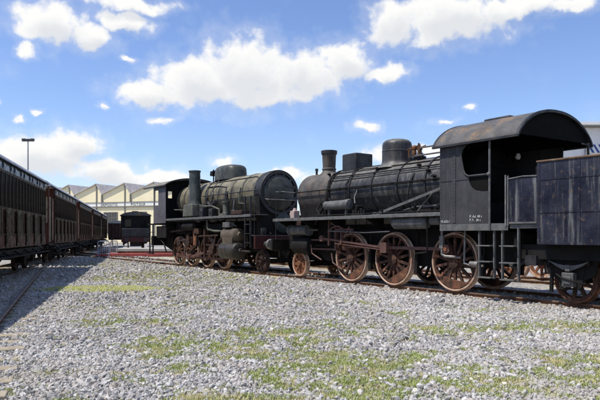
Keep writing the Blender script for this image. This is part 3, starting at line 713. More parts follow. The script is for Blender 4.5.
# running boards
mb = MB()
for side in (-1, 1):
    y0, y1 = sorted((side * .62, side * 1.40)); mb.box(-5.55, 2.34, y0, y1, 2.0, 2.03); y0, y1 = sorted((side * 1.365, side * 1.403)); mb.box(-5.55, 2.34, y0, y1, 1.93, 2.005)
mb.box(-5.55, -4.95, -.62, .62, 1.998, 2.028)
rb = PA(mb, 'running_board', M['stepgrey'], bev=.006)
for s in (-5.3, -3.9, -2.4, -.6, .95, 2.0):
    for side in (-1, 1): mb = MB(); mb.prism([(.6, 1.97), (1.34, 1.97), (1.34, 1.93), (.6, 1.55)], (s, 0, 0), (0, side, 0), (0, 0, 1), (.02, 0, 0)); PA(mb, 'board_bracket', M['frame'], rb)
# main frames, stretchers, firebox
mb = MB()
for y_ in (-.60, .56): mb.prism([(-5.7, .95), (-5.7, 1.5), (-4.9, 1.62), (3.0, 1.62), (4.2, 1.5), (4.2, .85), (3.3, .62), (1.6, .58), (-3.4, .58), (-4.1, .95), (-5.2, .95)], (0, y_, 0), (1, 0, 0), (0, 0, 1), (0, .04, 0))
mb.box(-3.3, -2.7, -.56, .56, .7, 1.45); mb.box(-.95, -.75, -.56, .56, .6, 1.5); PA(mb, 'main_frame', M['frame'])
mb = MB(); mb.box(.35, 3.0, -.56, .56, .75, 2.3); mb.box(-4.6, .35, -.5, .5, 1.45, 2.25); PA(mb, 'firebox', M['frame'], bev=.04)
# buffer beam, buffers, hook
mb = MB(); mb.box(-5.80, -5.70, -1.32, 1.32, .88, 1.30); PA(mb, 'buffer_beam', M['frame'], bev=.008)
for y_ in (-.88, .88): buffer(A, -5.80, y_, 1.06, -1, OA)
mb = MB(); mb.bar((-5.8, 0, 1.05), (-6.0, 0, 1.05), .05, .08); mb.tube([(-6.0, 0, 1.12), (-6.07, 0, 1.07), (-6.03, 0, .99), (-5.98, 0, 1.0)], .025); PA(mb, 'coupling_hook', M['frame'])
# platform handrail posts, lamp
for y_ in (-1.3, 1.3):
    mb = MB(); mb.tube([(-5.5, y_, 1.3), (-5.5, y_, 3.0), (-5.3, y_ * .9, 3.0), (-4.9, y_ * .66, 2.95)], .013); PA(mb, 'stanchion', M['blk'])
mb = MB(); mb.box(-4.85, -4.6, -1.12, -.88, 2.04, 2.30); mb.cyl((-4.85, -1., 2.18), (-4.92, -1., 2.18), .1, n=18); mb.lathe((-4.725, -1., 2.30), (0, 0, 1), [(0, .1), (.05, .06), (.09, .06), (.10, 0)], 14); PA(mb, 'headlamp', weathered('lamp_pink_grey', (.42, .30, .27), (.30, .24, .22), 6, .7), bev=.012)
# steam chest / cylinder outside
for side in (-1, 1):
    mb = MB(); mb.cyl((-5.0, side * .92, 1.62), (-4.05, side * .92, 1.62), .17, n=24); mb.cyl((-5.08, side * .92, 1.62), (-5.0, side * .92, 1.62), .2, n=24); mb.cyl((-4.05, side * .92, 1.62), (-3.97, side * .92, 1.62), .2, n=24)
    mb.cyl((-5.2, side * .92, 1.62), (-3.5, side * .92, 1.62), .03, n=10); y0, y1 = sorted((side * .62, side * .92)); mb.box(-4.8, -4.2, y0, y1, 1.44, 1.76); PA(mb, 'steam_chest', M['reservoir'])
    mb = MB(); mb.lathe((-4.9, side * .80, 1.08), (1, 0, 0), [(-.06, 0), (-.06, .2), (0, .27), (.06, .29), (.9, .29), (.96, .25), (.97, 0)], 28); mb.cyl((-3.95, side * .80, 1.08), (-3.1, side * .8, 1.1), .035, n=12); PA(mb, 'cylinder', M['frame'])
# wheels
CR = (-.16, .33)
for side in (-1, 1):
    for x, cw in ((-1.85, R(-62)), (.05, R(-62)), (2.30, R(-100))):
        spoked(A, x, side * .79, .755, 14, side, OA, crank=CR, cw=cw, mat=M['wheelrust'])
    spoked(A, -4.67, side * .79, .43, 9, side, OA, 'pilot_wheel', mat=M['rust'], spoke_w=.10)
for x, r in ((-1.85, .755), (.05, .755), (2.30, .755), (-4.67, .43)): axle(A, x, r, OA)
mb = MB(); mb.box(-5.2, -4.1, -.58, .58, .55, .72); mb.box(-4.72, -4.62, -.3, .3, .72, 1.4); PA(mb, 'pony_truck', M['frame'])
# rods
for side in (-1, 1):
    yy = side * .93
    mb = MB(); z_ = .755 + CR[1]
    for x0, x1 in ((-1.85, .05), (.05, 2.30)): mb.bar((x0 + CR[0], yy, z_), (x1 + CR[0], yy, z_), .045, .085)
    for x in (-1.85, .05, 2.30): mb.cyl((x + CR[0], yy - .05, z_), (x + CR[0], yy + .05, z_), .12, n=22)
    cr = PA(mb, 'coupling_rod', M['rod'])
    mb = MB()
    for x in (-1.85, .05, 2.30): mb.cyl((x + CR[0], yy - .08, z_), (x + CR[0], yy + .08, z_), .055, n=14)
    PA(mb, 'crank_pin', M['rust'], cr)
    mb = MB(); y2 = side * 1.03; mb.bar((.05 + CR[0], y2, z_), (-3.1, y2, 1.34), .05, .055); mb.bar((.05 + CR[0] - .1, y2, z_ - .06), (-2.4, y2, 1.18), .04, .03)
    mb.box(.05 + CR[0] - .13, .05 + CR[0] + .13, y2 - .05, y2 + .05, z_ - .15, z_ + .15); mb.cyl((-3.1, y2 - .05, 1.34), (-3.1, y2 + .05, 1.34), .1, n=18); PA(mb, 'connecting_rod', M['rod'])
    mb = MB(); pts = [(-2.3 + .55 * math.cos(a), y2 + side * .02, 1.18 + .55 * math.sin(a)) for a in [R(40 + 10 * k) for k in range(11)]]; mb.tube(pts, .03, 8)
    mb.bar((-2.05, y2, 1.7), (-2.05, y2, 1.15), .05, .1); mb.bar((-2.35, y2, 1.62), (-1.5, y2, 1.62), .04, .06); mb.bar((-2.7, y2, 1.95), (-2.72, y2, 1.1), .04, .07); mb.tube([(-1.9, y2, 1.45), (-1.7, y2, 1.7), (-1.55, y2, 1.5)], .03)
    PA(mb, 'valve_gear', M['rod'])
    mb = MB(); mb.bar((-3.9, side * .86, 1.28), (-2.5, side * .86, 1.28), .06, .05); mb.bar((-3.9, side * .86, 0.98), (-2.5, side * .86, .98), .06, .05); mb.box(-2.6, -2.5, side * .86 - .05, side * .86 + .05, .95, 1.95); PA(mb, 'slide_bar', M['rod'])
# brake shoes
for x in (-1.0, .92, 3.16):
    for side in (-1, 1):
        mb = MB(); mb.prism([(x - .02, .95), (x + .06, .95), (x + .05, .4), (x - .06, .4)], (0, side * .72, 0), (1, 0, 0), (0, 0, 1), (0, side * .1, 0)); mb.bar((x + .05, side * .77, 1.5), (x + .04, side * .77, .65), .05, .06); PA(mb, 'brake_shoe', M['frame'])
# reversing rod, reservoirs
mb = MB(); mb.bar((-.55, -1.0, 2.04), (2.4, -1.0, 2.76), .03, .075); mb.cyl((-.55, -1.05, 2.06), (-.55, -.9, 2.06), .06); PA(mb, 'reversing_rod', M['reservoir'])
mb = MB(); mb.lathe((-2.82, -1.1, 2.40), (1, 0, 0), [(0, 0), (0, .10), (.03, .135), (1.02, .15), (1.2, .165), (1.24, .14), (1.27, 0)], 28)
for s in (-2.6, -1.75): mb.box(s - .02, s + .02, -1.14, -1.06, 2.03, 2.30)
PA(mb, 'air_reservoir', M['reservoir'])
mb = MB(); mb.lathe((.38, -1.14, 1.79), (1, 0, 0), [(0, 0), (.01, .09), (.05, .15), (.11, .18), (1.24, .18), (1.30, .15), (1.34, .09), (1.35, 0)], 30)
for s in (.62, .72, .82, 1.35): mb.lathe((s, -1.14, 1.79), (1, 0, 0), [(-.015, .17), (-.015, .187), (.015, .187), (.015, .17)], 30, close=True)
PA(mb, 'air_tank', M['reservoir'])
mb = MB(); mb.lathe((1.80, -1.14, 1.84), (1, 0, 0), [(0, 0), (.0, .1), (.03, .13), (.3, .13), (.34, .1), (.35, 0)], 24); PA(mb, 'air_filter', M['reservoir'])
mb = MB()
for k in range(5): mb.box(-1.35 + k * .12, -1.27 + k * .12, -1.2, -1.0, 2.03, 2.2 + .05 * (k % 2)); 
mb.box(-1.38, -.78, -1.22, -.98, 2.03, 2.09); mb.cyl((-1.1, -1.25, 2.3), (-1.1, -1.0, 2.3), .05); PA(mb, 'lubricator', M['frame'], bev=.008)
for x0, x1, zz in ((-3.9, -3.3, .62), (-2.75, -2.2, .35)):
    mb = MB(); mb.tube([(x0, -.9, zz + .5), (x0 + .1, -.92, zz + .2), (x1, -.9, zz)], .025); PA(mb, 'drain_pipe', M['rod'])
mb = MB(); mb.tube([(2.02, -.98, 1.6), (2.02, -.98, .95), (2.1, -.95, .9), (2.6, -.92, .88)], .035); mb.box(1.96, 2.08, -1.02, -.94, 1.1, 1.42); PA(mb, 'injector', M['steel'])
mb = MB(); mb.tube([(2.75, -.95, 1.55), (2.75, -.98, .75), (3.0, -.98, .68), (3.35, -1.0, .7)], .03); mb.cyl((3.0, -1.05, .74), (3.25, -1.05, .74), .07); PA(mb, 'injector_pipe', M['steel'])
for i, (pts, r) in enumerate((
    ([(2.3, -.95, 2.62), (1.7, -.92, 2.60), (1.3, -.9, 2.3), (1.1, -.95, 2.06)], .022), ([(-3.3, -1.18, 2.09), (-1.5, -1.2, 2.08), (.4, -1.2, 2.08), (2.3, -1.18, 2.08)], .018),
    ([(2.3, -.86, 2.25), (.9, -.84, 2.22), (.2, -.9, 2.06)], .03), ([(-3.6, -.70, 2.55), (-3.5, -.95, 2.3), (-3.2, -1.0, 2.06)], .03), ([(.3, -1.2, 1.55), (-.8, -1.18, 1.52), (-2.6, -1.16, 1.58)], .02),
    ([(.8, -.72, 3.18), (.75, -.86, 2.9), (.7, -.9, 2.5), (.9, -.95, 2.06)], .024), ([(-1.55, -.80, 2.9), (-1.6, -.9, 2.6), (-1.45, -1.0, 2.42)], .022), ([(1.8, -1.3, 1.9), (1.8, -1.28, 1.2), (1.7, -1.2, 1.0), (1.2, -1.1, .95)], .022))):
    mb = MB(); mb.tube(pts, r, 8); PA(mb, 'feed_pipe', M['frame'] if i % 2 else M['reservoir'])
for s in (-.2, .5, 1.05, 1.9): mb = MB(); mb.cyl((s, -.98, 2.03), (s, -.98, 2.2 + .05 * (s > 1)), .05, n=12); mb.cyl((s, -.98, 2.16), (s, -1.12, 2.16), .03, n=8); PA(mb, 'valve_body', M['frame'])
# ---- cab
side_poly = [(2.33, 1.72), (3.80, 1.72), (3.80, 2.47), (3.62, 2.47), (3.42, 2.51), (3.30, 2.60), (3.24, 2.74), (3.23, 2.86), (3.13, 2.92), (3.08, 3.02), (3.03, 3.25), (3.01, 3.40), (3.05, 3.52), (3.14, 3.60), (3.24, 3.63), (3.24, 3.70), (2.33, 3.70)]
far_poly = [(2.33, 1.72), (3.95, 1.72), (3.95, 3.70), (2.33, 3.70)]     # the far side window is shuttered
cs = {}
for side in (-1, 1):
    mb = MB(); mb.prism(side_poly if side < 0 else far_poly, (0, side * 1.40, 0), (1, 0, 0), (0, 0, 1), (0, -side * .025, 0)); cs[side] = PA(mb, 'cab_side', M['cab_a'])
cab = cs[-1]
mb = MB(); mb.prism([(3.80, 2.472), (3.62, 2.472), (3.42, 2.512), (3.302, 2.60), (3.242, 2.74), (3.232, 2.845), (3.80, 2.845)], (0, -1.375, 0), (1, 0, 0), (0, 0, 1), (0, .02, 0)); PA(mb, 'lower_shutter', M['cab_shade'], cab)
for side in (-1, 1):
    mb = MB(); mb.tube([(3.84, side * 1.412, 2.86), (3.23, side * 1.412, 2.86), (3.13, side * 1.412, 2.92), (3.08, side * 1.412, 3.02), (3.03, side * 1.412, 3.25), (3.01, side * 1.412, 3.40), (3.05, side * 1.412, 3.52), (3.14, side * 1.412, 3.60)], .022, 8); PA(mb, 'window_beading', M['cab_a'], cs[side])
for side in (-1, 1):
    mb = MB(); y0, y1 = sorted((side * 1.402, side * 1.412))
    mb.box(2.74, 2.84, y0, y1, 1.75, 3.66); mb.box(2.36, 2.74, y0, y1, 2.78, 2.81); mb.box(2.84, 3.22, y0, y1, 2.78, 2.81)
    for z in np.arange(1.85, 3.6, .085):
        for x in (2.37, 2.765, 2.815): mb.dome((x, side * 1.411, z), (0, side, 0), .011)
    PA(mb, 'cover_strip', M['cab_a'], cs[side])
mb = MB(); front_wall_mesh(mb, 2.33, 1.37, 1.72, arch(40, 1.45, 3.66, .625), [(.86, 1.04, 3.33, 3.50), (-1.04, -.86, 3.33, 3.50)], .025); PA(mb, 'front_wall', M['cab_shade'], cab)
ro = arch(40, 1.50, 3.66, .68); ri_ = arch(40, 1.465, 3.66, .645)
mb = MB(); mb.prism(ro + ri_[::-1], (2.20, 0, 0), (0, 1, 0), (0, 0, 1), (2.45, 0, 0)); roof = PA(mb, 'cab_roof', M['roof_a'])
mb = MB(); a2 = arch(40, 1.515, 3.645, .71)
mb.prism(a2 + arch(40, 1.455, 3.66, .63)[::-1], (4.60, 0, 0), (0, 1, 0), (0, 0, 1), (.075, 0, 0)); mb.prism(a2 + arch(40, 1.455, 3.66, .63)[::-1], (2.17, 0, 0), (0, 1, 0), (0, 0, 1), (.06, 0, 0)); PA(mb, 'roof_edge', M['blk'], roof)
mb = MB(); mb.prism([(-1.455, 3.70)] + arch(40, 1.455, 3.66, .63)[1:-1] + [(1.455, 3.70)], (4.56, 0, 0), (0, 1, 0), (0, 0, 1), (.03, 0, 0)); PA(mb, 'rear_panel', M['cab_shade'], roof)
mb = MB(); mb.prism(arch(40, 1.462, 3.66, .642) + arch(40, 1.452, 3.66, .628)[::-1], (2.3, 0, 0), (0, 1, 0), (0, 0, 1), (2.25, 0, 0)); PA(mb, 'shade_lining', M['cab_shade'], roof)  # dark shell added under the roof to paint the cab interior as shaded
mb = MB(); mb.box(2.85, 3.62, -.36, .36, 4.30, 4.385); PA(mb, 'roof_hatch', M['blk'], roof, bev=.03)
mb = MB()
for side in (-1, 1):
    y0, y1 = sorted((side * 1.47, side * 1.53)); mb.box(2.18, 4.66, y0, y1, 3.615, 3.665)
PA(mb, 'roof_gutter', M['blk'], roof)
for side in (-1, 1):
    mb = MB(); mb.cyl((3.85, side * 1.42, 1.55), (3.85, side * 1.42, 3.66), .026, n=12); mb.dome((3.85, side * 1.45, 2.86), (0, side, 0), .05, 8); PA(mb, 'cab_pillar', M['stepgrey'])
    mb = MB(); mb.cyl((4.28, side * 1.42, 1.66), (4.28, side * 1.42, 2.80), .018, n=10); PA(mb, 'grab_rail', M['steel'])
mb = MB(); mb.box(2.33, 4.33, -1.38, 1.38, 1.62, 1.70); PA(mb, 'cab_floor', M['frame'])
for side in (-1, 1):
    mb = MB(); y0, y1 = sorted((side * 1.382, side * 1.405)); mb.box(2.33, 4.33, y0, y1, 1.555, 1.716); PA(mb, 'floor_beam', M['stepgrey'])
mb = MB(); mb.lathe((2.36, 0, AX), (1, 0, 0), [(0, .85), (.55, .85), (.6, .8), (.61, 0)], 40); mb.cyl((2.97, .0, 2.5), (3.02, 0, 2.5), .25); mb.bar((3.0, -.3, 3.2), (3.0, .3, 3.2), .04, .05); mb.tube([(3.0, .2, 3.3), (3.05, .5, 3.5), (3.0, .8, 3.55)], .02); PA(mb, 'backhead', M['cab_shade'])
mb = MB(); mb.lathe((2.98, .84, 3.52), (1, 0, 0), [(0, .085), (.05, .085), (.055, .07), (.055, 0)], 20); PA(mb, 'pressure_gauge', M['chrome'])
ladder('cab_step', A, 3.50, 3.92, -1.33, .44, 1.55, (.46, .83, 1.2), OA, M['stepgrey'])
ladder('cab_step', A, 3.50, 3.92, 1.33, .44, 1.55, (.46, .83, 1.2), OA, M['stepgrey'])
# lettering on the cab side
for txt, s, z, h in (('FS 625.1', 2.38, 1.74, .062), ('P. Ad. 48 t\nP. F.  36 t', 3.27, 1.845, .062)):
    o = text_part(txt, h * 1.35, (s - S0, -1.414, z + .015), (R(90), 0, 0), M['whitetxt'], cab, extrude=.002)

# ================================================================== TENDER
OT = (7.9, 0, 0)
T = empty('locomotive_tender', tp(7.9, .75, RZ), ROT)
tag(T, 'navy black riveted tender behind the arched cab, at the right edge', 'tender')
def PT(mb, name, mat, par=None, **k): return mb.build(name, mat, par or T, OT, **k)
mb = MB(); mb.box(5.06, 10.8, -1.40, 1.40, 1.25, 2.62)
for side in (-1, 1): y0, y1 = sorted((side * 1.40, side * 1.385)); mb.box(5.06, 10.8, y0, y1, 2.622, 3.0)
mb.box(5.06, 5.075, -1.38, 1.38, 2.622, 2.95); mb.box(10.785, 10.8, -1.38, 1.38, 2.622, 3.0)
tank = PT(mb, 'water_tank', M['tender'])
mb = MB()   # seams and rivets
for side in (-1, 1):
    y0, y1 = sorted((side * 1.401, side * 1.411))
    mb.box(5.065, 10.79, y0, y1, 2.615, 2.655); mb.box(5.065, 10.79, y0, y1, 1.915, 1.945); mb.box(5.065, 10.79, y0, y1, 1.25, 1.30)
    for x in (5.075, 5.98, 7.3, 8.6, 9.9): mb.box(x, x + .05, y0, y1, 1.3, 1.913); mb.box(x, x + .05, y0, y1, 1.947, 2.613); mb.box(x, x + .05, y0, y1, 2.657, 2.99)
    for x in np.arange(5.1, 10.8, .075):
        for z in (1.93, 2.635, 1.275): mb.dome((x, side * 1.410, z), (0, side, 0), .010)
    for x in (5.1, 6.005, 7.325):
        for z in np.arange(1.33, 2.98, .07): mb.dome((x, side * 1.410, z), (0, side, 0), .010)
PT(mb, 'riveted_seam', M['tender'], tank)
mb = MB()
for side in (-1, 1): y0, y1 = sorted((side * 1.375, side * 1.425)); mb.box(5.05, 10.82, y0, y1, 3.0, 3.04)
mb.box(5.05, 5.1, -1.375, 1.375, 2.95, 2.99); PT(mb, 'rim', M['rustrim'], tank, bev=.01)
# coal heap
nxx, nyy = 50, 26; mb = MB(); vs = []
for i in range(nxx):
    for j in range(nyy):
        x = 5.15 + 5.5 * i / (nxx - 1); y_ = -1.34 + 2.68 * j / (nyy - 1); ed = min(1, (1.34 - abs(y_)) * 1.3) * min(1, (x - 5.15) * .8) * min(1, (10.65 - x) * .9)
        vs.append((x, y_, 2.63 + .22 * ed + random.uniform(-.03, .05) * (ed > .05)))
mb.add(vs, [(i * nyy + j, (i + 1) * nyy + j, (i + 1) * nyy + j + 1, i * nyy + j + 1) for i in range(nxx - 1) for j in range(nyy - 1)]); PT(mb, 'coal', M['coal'], angle=5)
# front side panels
for side in (-1, 1):
    mb = MB(); y0, y1 = sorted((side * 1.375, side * 1.395)); mb.box(4.34, 5.05, y0, y1, 1.70, 2.70)
    fp = PT(mb, 'front_panel', M['tender'])
    mb = MB(); mb.tube([(4.33, side * 1.40, 1.66), (4.33, side * 1.40, 2.78)], .022, 8); mb.tube([(4.31, side * 1.40, 2.70), (4.7, side * 1.40, 2.735), (5.06, side * 1.40, 2.72)], .018, 8); mb.box(4.36, 5.05, min(side * 1.396, side * 1.406), max(side * 1.396, side * 1.406), 1.70, 1.74); PT(mb, 'panel_edge', M['stepgrey'], fp)
mb = MB(); mb.box(4.35, 5.05, -1.36, 1.36, 1.60, 1.69); PT(mb, 'footplate', M['stepgrey'])
mb = MB(); mb.box(5.0, 5.055, -1.36, 1.36, 1.7, 2.93); PT(mb, 'front_bulkhead', M['frame'])
for x in (4.55,):
    mb = MB(); mb.cyl((5.2, .35, 2.95), (5.2, .35, 3.55), .03); mb.tube([(5.2, .35, 3.5), (5.2, .1, 3.52)], .02); PT(mb, 'brake_column', M['blk'])
mb = MB()
for y_ in (-1.12, 1.08): mb.box(4.4, 10.9, y_, y_ + .04, .92, 1.24)
mb.box(4.38, 4.45, -1.25, 1.25, .95, 1.45); mb.box(10.85, 10.95, -1.3, 1.3, .9, 1.3); mb.box(4.5, 10.8, -1.08, 1.08, 1.05, 1.22); PT(mb, 'chassis', M['frame'])
for y_ in (-.88, .88): buffer(T, 10.95, y_, 1.06, 1, OT)
for bx_ in (6.45, 9.4):
    for wx in (bx_ - .85, bx_ + .85):
        for side in (-1, 1):
            spoked(T, wx, side * .79, .49, 9, side, OT, 'tender_wheel', mat=M['wheelrust'], tyre_mat=M['cweight'])
            leaf_spring(T, wx, side * 1.10, .80, .86, OT, inv=True)
            mb = MB(); y0, y1 = sorted((side * .98, side * 1.16)); mb.box(wx - .13, wx + .13, y0, y1, .36, .66); y0, y1 = sorted((side * 1.16, side * 1.19)); mb.box(wx - .09, wx + .09, y0, y1, .42, .58); PT(mb, 'axle_box', M['reservoir'], bev=.015)
            mb = MB(); y0, y1 = sorted((side * .99, side * 1.04)); mb.prism([(wx - .36, .95), (wx - .15, .95), (wx - .15, .34), (wx - .24, .34)], (0, y0, 0), (1, 0, 0), (0, 0, 1), (0, .05, 0)); mb.prism([(wx + .36, .95), (wx + .24, .34), (wx + .15, .34), (wx + .15, .95)], (0, y0, 0), (1, 0, 0), (0, 0, 1), (0, .05, 0))
            mb.prism([(wx - .60, .949), (wx + .60, .949), (wx + .52, .62), (wx + .3, .5), (wx - .3, .5), (wx - .52, .62)], (0, y0 - side * .012, 0), (1, 0, 0), (0, 0, 1), (0, .05, 0))
            for d in (-.44, .44): mb.bar((wx + d, side * 1.1, 1.0), (wx + d, side * 1.1, .82), .05, .06)
            PT(mb, 'axle_guard', M['frame'])
            mb = MB(); mb.bar((wx + .42 * (1 if wx > bx_ else -1) , side * 1.02, .95), (wx + .46 * (1 if wx > bx_ else -1), side * 1.0, .22), .07, .05); mb.box(wx - .26, wx + .26, min(side * 1.0, side * 1.05), max(side * 1.0, side * 1.05), .30, .335); mb.tube([(wx - .3, side * 1.08, .62), (wx - .1, side * 1.2, .55), (wx + .1, side * 1.2, .50), (wx + .34, side * 1.06, .44)], .02, 6); PT(mb, 'brake_rigging', M['frame'])
        axle(T, wx, .49, OT)
ladder('tender_step', T, 4.14, 4.56, -1.33, .42, 1.6, (.44, .82, 1.2), OT, M['stepgrey'])
ladder('tender_step', T, 4.14, 4.56, 1.33, .42, 1.6, (.44, .82, 1.2), OT, M['stepgrey'])
mb = MB(); mb.box(4.62, 4.9, -1.2, -.9, .78, 1.0); mb.tube([(4.6, -1.1, .9), (4.3, -1.05, .7), (4.1, -1.0, .75)], .04); PT(mb, 'hose_box', M['blk'])

# ================================================================== ENGINE BEHIND (B)
S1 = -11.5; OB = (S1, 0, 0)
B = empty('steam_locomotive', tp(S1, .75, RZ), ROT)
tag(B, 'dusty olive-beige steam locomotive with a side stack, facing the other engine nose to nose', 'steam locomotive')
def PB(mb, name, mat, par=None, **k): return mb.build(name, mat, par or B, OB, **k)
BX = 3.13
mb = MB(); mb.lathe((-15.6, 0, BX), (1, 0, 0), [(0, 0), (0, .80), (.02, .81), (3., .83), (4.8, .87), (8.0, .87), (8.03, .84), (8.03, 0)], 64); PB(mb, 'boiler', M['boiler_b'])
for s in (-14.6, -13.4, -12.2, -10.9, -9.7, -8.75, -7.75):
    rr = .81 + min(.065, (s + 15.6) * .014); mb = MB(); mb.lathe((s, 0, BX), (1, 0, 0), [(-.03, rr - .03), (-.03, rr + .012), (.03, rr + .012), (.03, rr - .03)], 64, close=True); PB(mb, 'boiler_band', M['boiler_b'] if s in (-9.7,) else M['smoke_b'])
mb = MB(); mb.lathe((-7.6, 0, BX), (1, 0, 0), [(-.05, .86), (-.05, .90), (.33, .90), (.36, .885), (.36, .76), (.30, .745), (.30, .70)], 64); mb.lathe((-7.6, 0, BX), (1, 0, 0), [(.28, 0), (.28, .76), (.30, .76), (.30, 0)], 48); PB(mb, 'smokebox_ring', M['blk'])
mb = MB(); mb.lathe((-7.30, 0, BX), (1, 0, 0), [(0, .71), (.03, .71), (.06, .68), (.12, .58), (.18, .42), (.22, .22), (.235, 0)], 56)
for k in range(12): a = 2 * math.pi * (k + .5) / 12; mb.obox((-7.27, math.cos(a) * .735, BX + math.sin(a) * .735), (0, math.cos(a), math.sin(a)), .06, .03, .025)
sd = PB(mb, 'smokebox_door', M['smoke_b'])
mb = MB(); mb.bar((-7.16, -.02, BX + .5), (-7.05, .10, BX + .1), .035, .09); mb.cyl((-7.1, 0, BX), (-6.98, 0, BX), .06); mb.bar((-7.22, .74, BX + .25), (-7.06, .2, BX + .25), .04, .07); mb.bar((-7.22, .74, BX - .25), (-7.06, .2, BX - .25), .04, .07); PB(mb, 'door_hinge', M['blk'], sd)
mb = MB(); mb.tube([(-7.16, -.72, BX - .28), (-7.02, -.68, BX - .30), (-7.02, .68, BX - .30), (-7.16, .72, BX - .28)], .018); PB(mb, 'door_handrail', M['steel'])
# front sheet under the ring and preheater drum
mb = MB(); mb.prism([(-.9, BX - .1), (-.86, 2.0), (-.80, 1.4), (.80, 1.4), (.86, 2.0), (.9, BX - .1), (.75, BX - .55), (0, BX - .8), (-.75, BX - .55)], (-7.62, 0, 0), (0, 1, 0), (0, 0, 1), (.30, 0, 0)); PB(mb, 'smokebox_apron', M['frame'])
mb = MB(); mb.lathe((-7.32, .18, 1.92), (1, 0, 0), [(0, .40), (.08, .40), (.1, .37), (.15, .2), (.17, 0)], 36); mb.cyl((-7.16, .18, 1.92), (-7.09, .18, 1.92), .05); PB(mb, 'preheater_door', M['green'])
mb = MB(); mb.lathe((-14.2, 0, 2.02), (1, 0, 0), [(0, 0), (0, .5), (6.6, .5), (6.6, 0)], 36); PB(mb, 'preheater_drum', M['frame'])
# dome (long) and fittings
mb = MB()
n_ = 32; sec = []
for i in range(n_ + 1):
    u = -1 + 2 * i / n_; sec.append((u, max(0., 1 - abs(u) ** 4) ** .5))
prof = [(-1, 0)]
vs = []; fs = []; L_, W_ = .92, .52
rows = [(0, 1.0), (.25, 1.0), (.40, .97), (.48, .88), (.53, .70), (.55, .4), (.555, 0.02)]
m_n = 40
for h_, k_ in rows:
    for i in range(m_n):
        a = 2 * math.pi * i / m_n; ca, sa = math.cos(a), math.sin(a); ex = .62
        vs.append((-11.35 + L_ * k_ * math.copysign(abs(ca) ** ex, ca), W_ * k_ * math.copysign(abs(sa) ** ex, sa), 3.92 + h_ * 1.22))
for r_ in range(len(rows) - 1):
    for i in range(m_n): fs.append((r_ * m_n + i, r_ * m_n + (i + 1) % m_n, (r_ + 1) * m_n + (i + 1) % m_n, (r_ + 1) * m_n + i))
fs.append(tuple((len(rows) - 1) * m_n + i for i in range(m_n))); mb.add(vs, fs); PB(mb, 'dome', M['smoke_b'])
mb = MB(); mb.lathe((-12.3, -.1, 3.9), (0, 0, 1), [(0, .2), (.3, .16), (.34, .2), (.4, .2), (.42, 0)], 20); mb.tube([(-13.0, -.2, 4.3), (-12.6, -.15, 4.45), (-12.2, -.1, 4.35), (-12.1, 0, 4.2)], .03); mb.cyl((-12.55, -.25, 3.9), (-12.55, -.25, 4.5), .03); mb.box(-12.7, -12.45, -.35, -.15, 4.2, 4.42); PB(mb, 'safety_valve', M['frame'])
mb = MB()
for s in (-14.9, -14.45, -14.0):
    mb.lathe((s, -.25, 3.75), (0, 0, 1), [(0, .2), (.14, .2), (.19, .16), (.2, 0)], 18)
PB(mb, 'steam_manifold', M['boiler_b'])
# side stack
for side in (-1,):
    mb = MB(); mb.lathe((-12.95, side * 1.0, 2.86), (-.02, 0, 1), [(0, .34), (.1, .30), (.25, .265), (1.50, .255), (1.52, .285), (1.57, .285), (1.57, .2), (1.2, .2)], 32); st = PB(mb, 'side_stack', M['green'])
    mb = MB(); mb.prism([(-.62, 2.3), (-.5, 2.86), (.42, 2.86), (.55, 2.3)], (-12.95, side * 1.36, 0), (1, 0, 0), (0, 0, 1), (0, -side * .6, 0)); PB(mb, 'stack_base', M['basegrey'], st, bev=.03)
mb = MB(); mb.lathe((-12.95, 1.0, 2.86), (.0, 0, 1), [(0, .34), (.1, .30), (.25, .265), (1.50, .255), (1.52, .285), (1.57, .285), (1.57, .2), (1.2, .2)], 32); PB(mb, 'side_stack', M['green'])
# running board
mb = MB()
for side in (-1, 1):
    y0, y1 = sorted((side * .6, side * 1.40)); mb.box(-15.5, -7.15, y0, y1, 2.22, 2.25); y0, y1 = sorted((side * 1.365, side * 1.403)); mb.box(-15.5, -7.15, y0, y1, 2.15, 2.225)
PB(mb, 'running_board', M['stepgrey'], bev=.006)
mb = MB(); mb.box(-8.7, -7.8, -1.42, -1.05, 2.27, 2.42); PB(mb, 'tool_box', M['rustdark'], bev=.015)
mb = MB(); mb.box(-10.05, -9.35, -1.25, -.95, 2.26, 2.36); mb.lathe((-9.7, -1.1, 2.36), (0, 0, 1), [(0, .16), (.06, .13), (.4, .13), (.44, .17), (.5, .17), (.52, 0)], 22); PB(mb, 'air_pump', M['basegrey'])
mb = MB(); mb.tube([(-12.2, -.4, 3.9), (-12.1, -.75, 3.55), (-11.9, -.9, 3.1), (-12.0, -.95, 2.6), (-12.1, -.95, 2.25)], .045, 10); PB(mb, 'steam_pipe', M['blk']); mb = MB(); mb.tube([(-11.5, -.5, 3.86), (-11.5, -.8, 3.5), (-11.3, -.92, 3.1), (-11.5, -.95, 2.5), (-11.2, -1.0, 2.25)], .035, 10); PB(mb, 'steam_pipe', M['blk']); mb = MB(); mb.tube([(-10.0, -.86, 3.3), (-9.98, -.95, 3.0), (-9.9, -.98, 2.7)], .05); PB(mb, 'steam_pipe', M['blk'])
for side in (-1, 1):
    mb = MB(); mb.tube([(-12.2, side * .98, 3.2), (-7.4, side * .98, 3.2)], .02)
    for s in (-11.8, -10.4, -9.0, -7.6): mb.tube([(s, side * .84, 3.2), (s, side * .98, 3.2)], .018, 6)
    PB(mb, 'handrail', M['blk'])
    mb = MB(); mb.tube([(-12.3, side * .58, 3.80), (-8.0, side * .60, 3.80), (-7.75, side * .66, 3.74), (-7.7, side * .9, 3.3)], .018); PB(mb, 'conduit', M['blk'])
